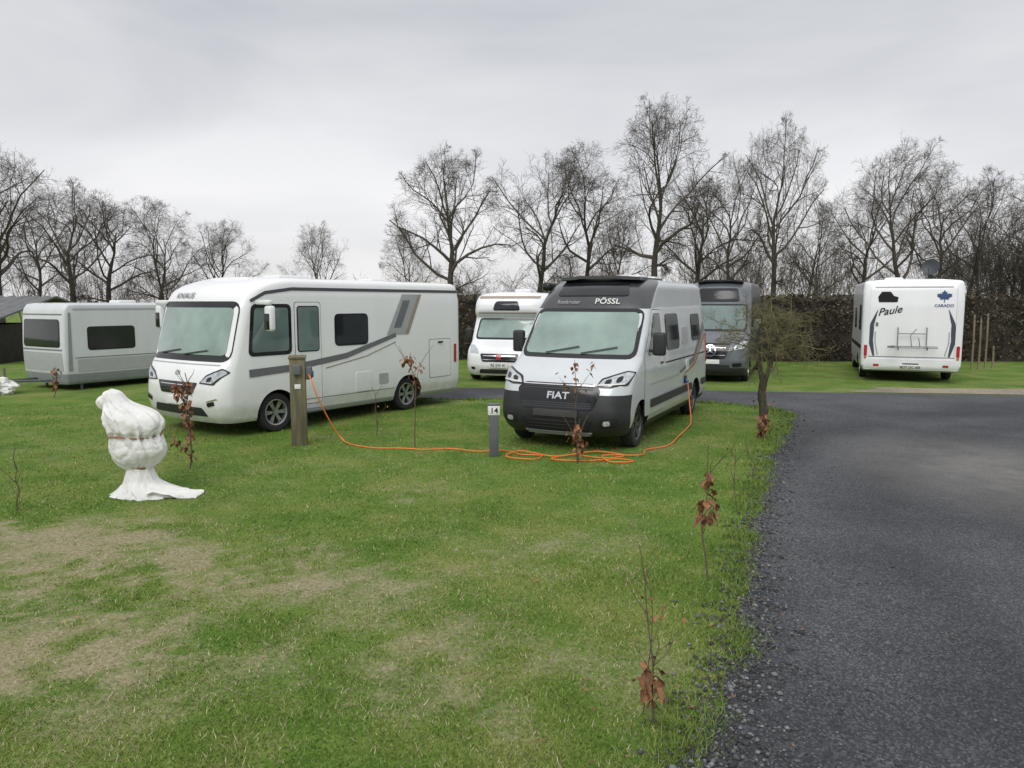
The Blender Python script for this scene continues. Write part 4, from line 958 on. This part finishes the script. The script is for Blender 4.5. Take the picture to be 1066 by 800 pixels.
# ================================================================== SMALL THINGS
def pedestal():
    r=empty('power_pedestal',(-3.30,11.49,0),rad(12),'weathered wooden power post with sockets and orange cable','power post')
    rbox('post',(.23,.23,1.36),(0,0,.67),M_wood,r,.012)
    rbox('cap',(.26,.26,.035),(0,0,1.365),M_wood,r,.008,rot=(rad(4),0,0))
    b=rbox('socket_box',(.10,.16,.20),(.165,-.01,1.12),M_anth,r,.02,seg=3)
    rbox('socket_lid',(.02,.10,.10),(.06,0,-.02),mat('socket_blue',(.05,.12,.3),.5),b,.01)
    rbox('socket_box',(.12,.08,.16),(0,-.15,1.18),M_anth,r,.02,seg=3)
    rbox('meter_label',(.09,.01,.07),(0,-.12,.92),M_plate,r,.002)
pedestal()
def marker():
    r=empty('pitch_marker',(-.26,10.61,0),rad(5),'short grey pitch marker post with white number plate','marker post')
    rbox('post',(.13,.10,.62),(0,0,.31),M_anth,r,.01)
    h=rbox('number_plate',(.17,.12,.14),(0,0,.67),M_plate,r,.012)
    rbox('cap',(.18,.13,.022),(0,0,.083),M_anth,h,.005)
    tv,tf=text_geo('14',.115,.002,0); mk('number',[(x,-.0625,y-.005) for x,y in tv],tf,M_arch,h,0)
marker()
def wrapped():
    r=empty('wrapped_plant',(-4.32,8.44,0),0,'potted plant wrapped in white fleece tied with twine','wrapped plant')
    def lump(name,prof,seed,pinch=(),n=130,m=M_fleece,amp=1.,crease=1.):
        V=[];F=[];rows=[]
        P=catmull([(p[1],p[2],p[0]) for p in prof],8); Q=catmull([(p[3],0,0) for p in prof],8)
        rows=[(max(p[2],prof[0][0]),p[0],max(.005,p[1]),max(.005,q[0])) for p,q in zip(P,Q)]
        for z,cx,rx,ry in rows:
            pin=max([math.exp(-((z-p)/.06)**2) for p in pinch]+[0])
            for k in range(n):
                a=6.283*k/n; c,s=math.cos(a),math.sin(a)
                w=mnoise.noise(Vector((c*1.3,s*1.3,z*2.6+seed)))*.13
                an=a+mnoise.noise(Vector((c*1.5,s*1.5,z*2+seed)))*.8
                fold=(.018+.06*pin)*math.sin(an*10)+(.010+.03*pin)*math.sin(an*17+z*9)
                cr=-.05*crease*max(0,.25-abs(mnoise.noise(Vector((c*2.0+z*2.2,s*2.0-z*1.5,z*4.5+seed)))))*4
                cr+=-.025*crease*max(0,.2-abs(mnoise.noise(Vector((c*4.0-z*3,s*4.0+z*3,z*7+seed+9)))))*5
                f=1+amp*(w+fold+cr)
                V.append((cx+rx*c*f,ry*s*f,max(.003,z+amp*mnoise.noise(Vector((c*2,s*2,z*4+seed)))*.025)))
        for i in range(len(rows)-1):
            for k in range(n): a=i*n+k;b=i*n+(k+1)%n; F.append((a,b,b+n,a+n))
        F.append(tuple((len(rows)-1)*n+k for k in range(n))); F.append(tuple(range(n))[::-1])
        return mk(name,V,F,m,r,50)
    lump('fleece_cover',[(.32,.05,.13,.12),(.37,.04,.20,.18),(.43,.04,.275,.24),(.52,.04,.315,.28),(.62,.03,.31,.27),(.70,.02,.28,.25),(.76,.03,.31,.28),(.84,.03,.33,.29),(.92,.0,.31,.27),(.98,-.05,.25,.23),(1.03,-.11,.185,.18),(1.08,-.16,.145,.14),(1.14,-.20,.125,.12),(1.19,-.215,.09,.085),(1.222,-.22,.01,.01)],3,(.70,.33,1.0))
    lump('fleece_lobe',[(.98,-.26,.04,.04),(1.02,-.29,.07,.07),(1.08,-.30,.09,.09),(1.13,-.295,.06,.06),(1.155,-.29,.01,.01)],11,(.99,))
    lump('fleece_skirt',[(0.0,.17,.43,.27),(.03,.15,.37,.25),(.09,.10,.27,.22),(.16,.07,.20,.18),(.24,.06,.165,.155),(.31,.055,.14,.13),(.345,.05,.125,.12),(.39,.05,.17,.16)],21,(.345,.0),amp=1.15)
    V=[];F=[];nu,nv=28,22
    for i in range(nu+1):
        for j in range(nv+1):
            u=i/nu; w=j/nv-.5; x=.22+.54*u; y=-.06+w*(.44-.20*u)
            z=.02+.14*(1-u)**2*(1-abs(w)*1.2)+.032*math.sin(w*38+math.sin(u*5)*1.5)*(1-.4*u)+.025*mnoise.noise(Vector((x*8,y*8,2)))
            V.append((x,y,max(.006,z)))
    for i in range(nu):
        for j in range(nv): a=i*(nv+1)+j; F.append((a,a+1,a+nv+2,a+nv+1))
    mk('fleece_tail',V,F,M_fleece,r,60)
    for z,cx,rx,ry in ((.70,.02,.286,.256),(.335,.05,.138,.13)):
        V=[];F=[];P=[(cx+rx*math.cos(6.283*k/40),ry*math.sin(6.283*k/40),z+.012*math.sin(k*.5)) for k in range(41)]; tube(V,F,P,[.009]*41,6); mk('twine',V,F,M_twine,r,60)
wrapped()
def bundle():
    r=empty('cover_bundle',(-12.55,17.9,0),0,'crumpled white plastic sheet lying beside the caravan','plastic sheet')
    bm=bmesh.new(); bmesh.ops.create_icosphere(bm,subdivisions=5,radius=1)
    for v in bm.verts:
        n=mnoise.noise(v.co*2.2)*.35+.25*(.4-abs(mnoise.noise(v.co*4.5)))+.1*(.4-abs(mnoise.noise(v.co*10))); v.co*=1+n; v.co=Vector((v.co.x*.5,v.co.y*.35,max(0,v.co.z*.26+.12)))
    me=bpy.data.meshes.new('sheet'); bm.to_mesh(me); bm.free(); me.materials.append(M_fleece); setsmooth(me,40); o=bpy.data.objects.new('sheet',me); COL.objects.link(o); o.parent=r
bundle()
def cable():
    r=empty('power_cable',(0,0,0),0,'orange power cable running across grass to the van','cable')
    z=.016; ang=rad(64.0)
    def L2W(x,y,zz): return (.63+x*math.cos(ang)-y*math.sin(ang),10.92+x*math.sin(ang)+y*math.cos(ang),zz)
    P=[(-3.14,11.48,1.12),(-3.06,11.36,1.02),(-2.98,11.40,.75),(-2.85,11.6,.35),(-2.7,11.7,.06),(-2.5,11.45,z),(-2.1,11.15,z),(-1.7,11.12,z),(-1.3,11.02,z),(-.9,11.08,z),(-.5,10.88,z),(-.1,10.95,z),(.12,10.66,z),(.42,10.58,z),(.30,10.32,z),(-.08,10.42,z+.02),(.12,10.78,z+.03),(.55,10.50,z+.01),(.9,10.62,z),(1.3,10.40,z),(1.62,10.58,z),(1.25,10.78,z+.02),(.85,10.55,z+.02),(.55,10.30,z+.01),(1.0,10.22,z),(1.5,10.34,z),(1.68,10.18,z),(1.35,10.12,z+.01),(1.3,10.45,z+.03),(1.85,10.62,z),(2.0,11.0,z),(2.4,11.35,z),(2.75,12.15,z+.01)]
    P+= [L2W(2.9,-1.30,.02),L2W(3.3,-1.27,.08),L2W(3.55,-1.18,.4),L2W(3.67,-1.11,.76)]
    V=[];F=[];Q=catmull(P,8); tube(V,F,Q,[.0095]*len(Q),6,True); mk('cable_line',V,F,M_cable,r,60)
    V=[];F=[];tube(V,F,[L2W(3.67,-1.05,.80),L2W(3.67,-1.12,.74)],[.03,.03],8,True); mk('plug',V,F,mat('plug_blue',(.05,.12,.35),.5),r,60)
cable()
for i,(u,h) in enumerate(((1013,1.8),(1024,1.65),(1035,1.85),(1047,.75))):
    Y=24.5; r=empty('wooden_post',((u-533)/780*Y,Y+.2*i,0),0,'slim weathered wooden post in front of the hedge' if h>1 else 'low wooden post at the gravel edge','post','wooden posts by the hedge')
    V=[];F=[];tube(V,F,[(0,0,-.02),(.01,0,h*.5),(0,.01,h)],[.032,.030,.028],8,True); mk('post',V,F,M_woodl,r,50)
    V=[];F=[];tube(V,F,[(0,0,h-.15),(0,0,h-.11)],[.036,.036],8,True); mk('band',V,F,M_anth,r,50)
def shed():
    r=empty('shed',(-21.2,28.0,0),rad(4),'low open timber shed with grey corrugated roof','shed')
    V=[];F=[]; n=60
    for i in range(n+1):
        x=-6+9*i/n; dz=.03*math.sin(i*2.1)
        for y,z in ((-2.6,1.35),(2.2,2.35),(5.0,1.8)): V.append((x,y,z+dz+.1))
        for y,z in ((-2.6,1.28),(2.2,2.28),(5.0,1.73)): V.append((x,y,z+dz+.1))
    for i in range(n):
        a=i*6
        for j in (0,1,3,4): F.append((a+j,a+j+6,a+j+7,a+j+1))
        F.append((a,a+6,a+9,a+3)); F.append((a+2,a+8,a+11,a+5))
    F.append((0,1,4,3));F.append((1,2,5,4)); b=n*6; F.append((b,b+1,b+4,b+3));F.append((b+1,b+2,b+5,b+4))
    mk('roof',V,F,M_roof,r,0)
    rbox('wall',(8.6,.12,1.4),(-1.5,1.8,.7),M_shed,r,.01); rbox('wall',(.12,6.0,1.4),(2.7,1.4,.7),M_shed,r,.01)
    for x in (-5.5,-3.5,-1.5,.5,2.5): rbox('pillar',(.14,.14,1.4),(x,-2.3,.7),M_shed,r,.01)
shed()

# ================================================================== WORLD, LIGHT, CAMERA
w=bpy.data.worlds.new('World'); scene.world=w; w.use_nodes=True; nt=w.node_tree; N=nt.nodes; L=nt.links; N.clear()
out=N.new('ShaderNodeOutputWorld'); sky=N.new('ShaderNodeTexSky'); sky.sky_type='NISHITA'; sky.sun_disc=False; sky.sun_elevation=rad(45); sky.sun_rotation=rad(200)
b1=N.new('ShaderNodeBackground'); b1.inputs[1].default_value=.01; L.new(sky.outputs[0],b1.inputs[0])
tc=N.new('ShaderNodeTexCoord'); sep=N.new('ShaderNodeSeparateXYZ'); L.new(tc.outputs['Generated'],sep.inputs[0])
gr=N.new('ShaderNodeValToRGB'); L.new(sep.outputs['Z'],gr.inputs[0]); el=gr.color_ramp.elements
while len(el)<5: el.new(.5)
for e,(p,c) in zip(el,[(0,(.80,.79,.80)),(.12,(.78,.775,.785)),(.34,(.60,.61,.63)),(.5,(.78,.79,.81)),(1,(1.0,1.0,1.0))]): e.position=p; e.color=c+(1,)
mp=N.new('ShaderNodeMapping'); mp.inputs['Scale'].default_value=(1.,1.,3.2); L.new(tc.outputs['Generated'],mp.inputs[0])
n=N.new('ShaderNodeTexNoise'); n.inputs['Scale'].default_value=1.9; n.inputs['Detail'].default_value=6; n.inputs['Roughness'].default_value=.5; n.inputs['Distortion'].default_value=.4; L.new(mp.outputs[0],n.inputs['Vector'])
cr=N.new('ShaderNodeValToRGB'); L.new(n.outputs['Fac'],cr.inputs[0]); cr.color_ramp.elements[0].position=.34; cr.color_ramp.elements[0].color=(.86,.865,.885,1); cr.color_ramp.elements[1].position=.66; cr.color_ramp.elements[1].color=(1.15,1.14,1.13,1)
mu=N.new('ShaderNodeMix'); mu.data_type='RGBA'; mu.blend_type='MULTIPLY'; mu.inputs[0].default_value=1; L.new(gr.outputs[0],mu.inputs[6]); L.new(cr.outputs[0],mu.inputs[7])
b2=N.new('ShaderNodeBackground'); L.new(mu.outputs[2],b2.inputs[0]); b2.inputs[1].default_value=1.0
ad=N.new('ShaderNodeAddShader'); L.new(b1.outputs[0],ad.inputs[0]); L.new(b2.outputs[0],ad.inputs[1]); L.new(ad.outputs[0],out.inputs[0])
ld=bpy.data.lights.new('sun','SUN'); ld.energy=1.45; ld.angle=rad(35); ld.color=(1,.98,.95); lo=bpy.data.objects.new('sun',ld); COL.objects.link(lo); lo.rotation_euler=(rad(45),0,rad(-20))
scene.view_settings.view_transform='Standard'; scene.view_settings.look='None'; scene.view_settings.exposure=0
cd=bpy.data.cameras.new('camera'); cd.sensor_width=36; cd.lens=780/1066*36; cd.clip_end=2000; cd.clip_start=.05
co=bpy.data.objects.new('camera',cd); COL.objects.link(co); co.location=(0,0,2.2); co.rotation_euler=(math.pi/2-math.atan(85/780),0,0); scene.camera=co
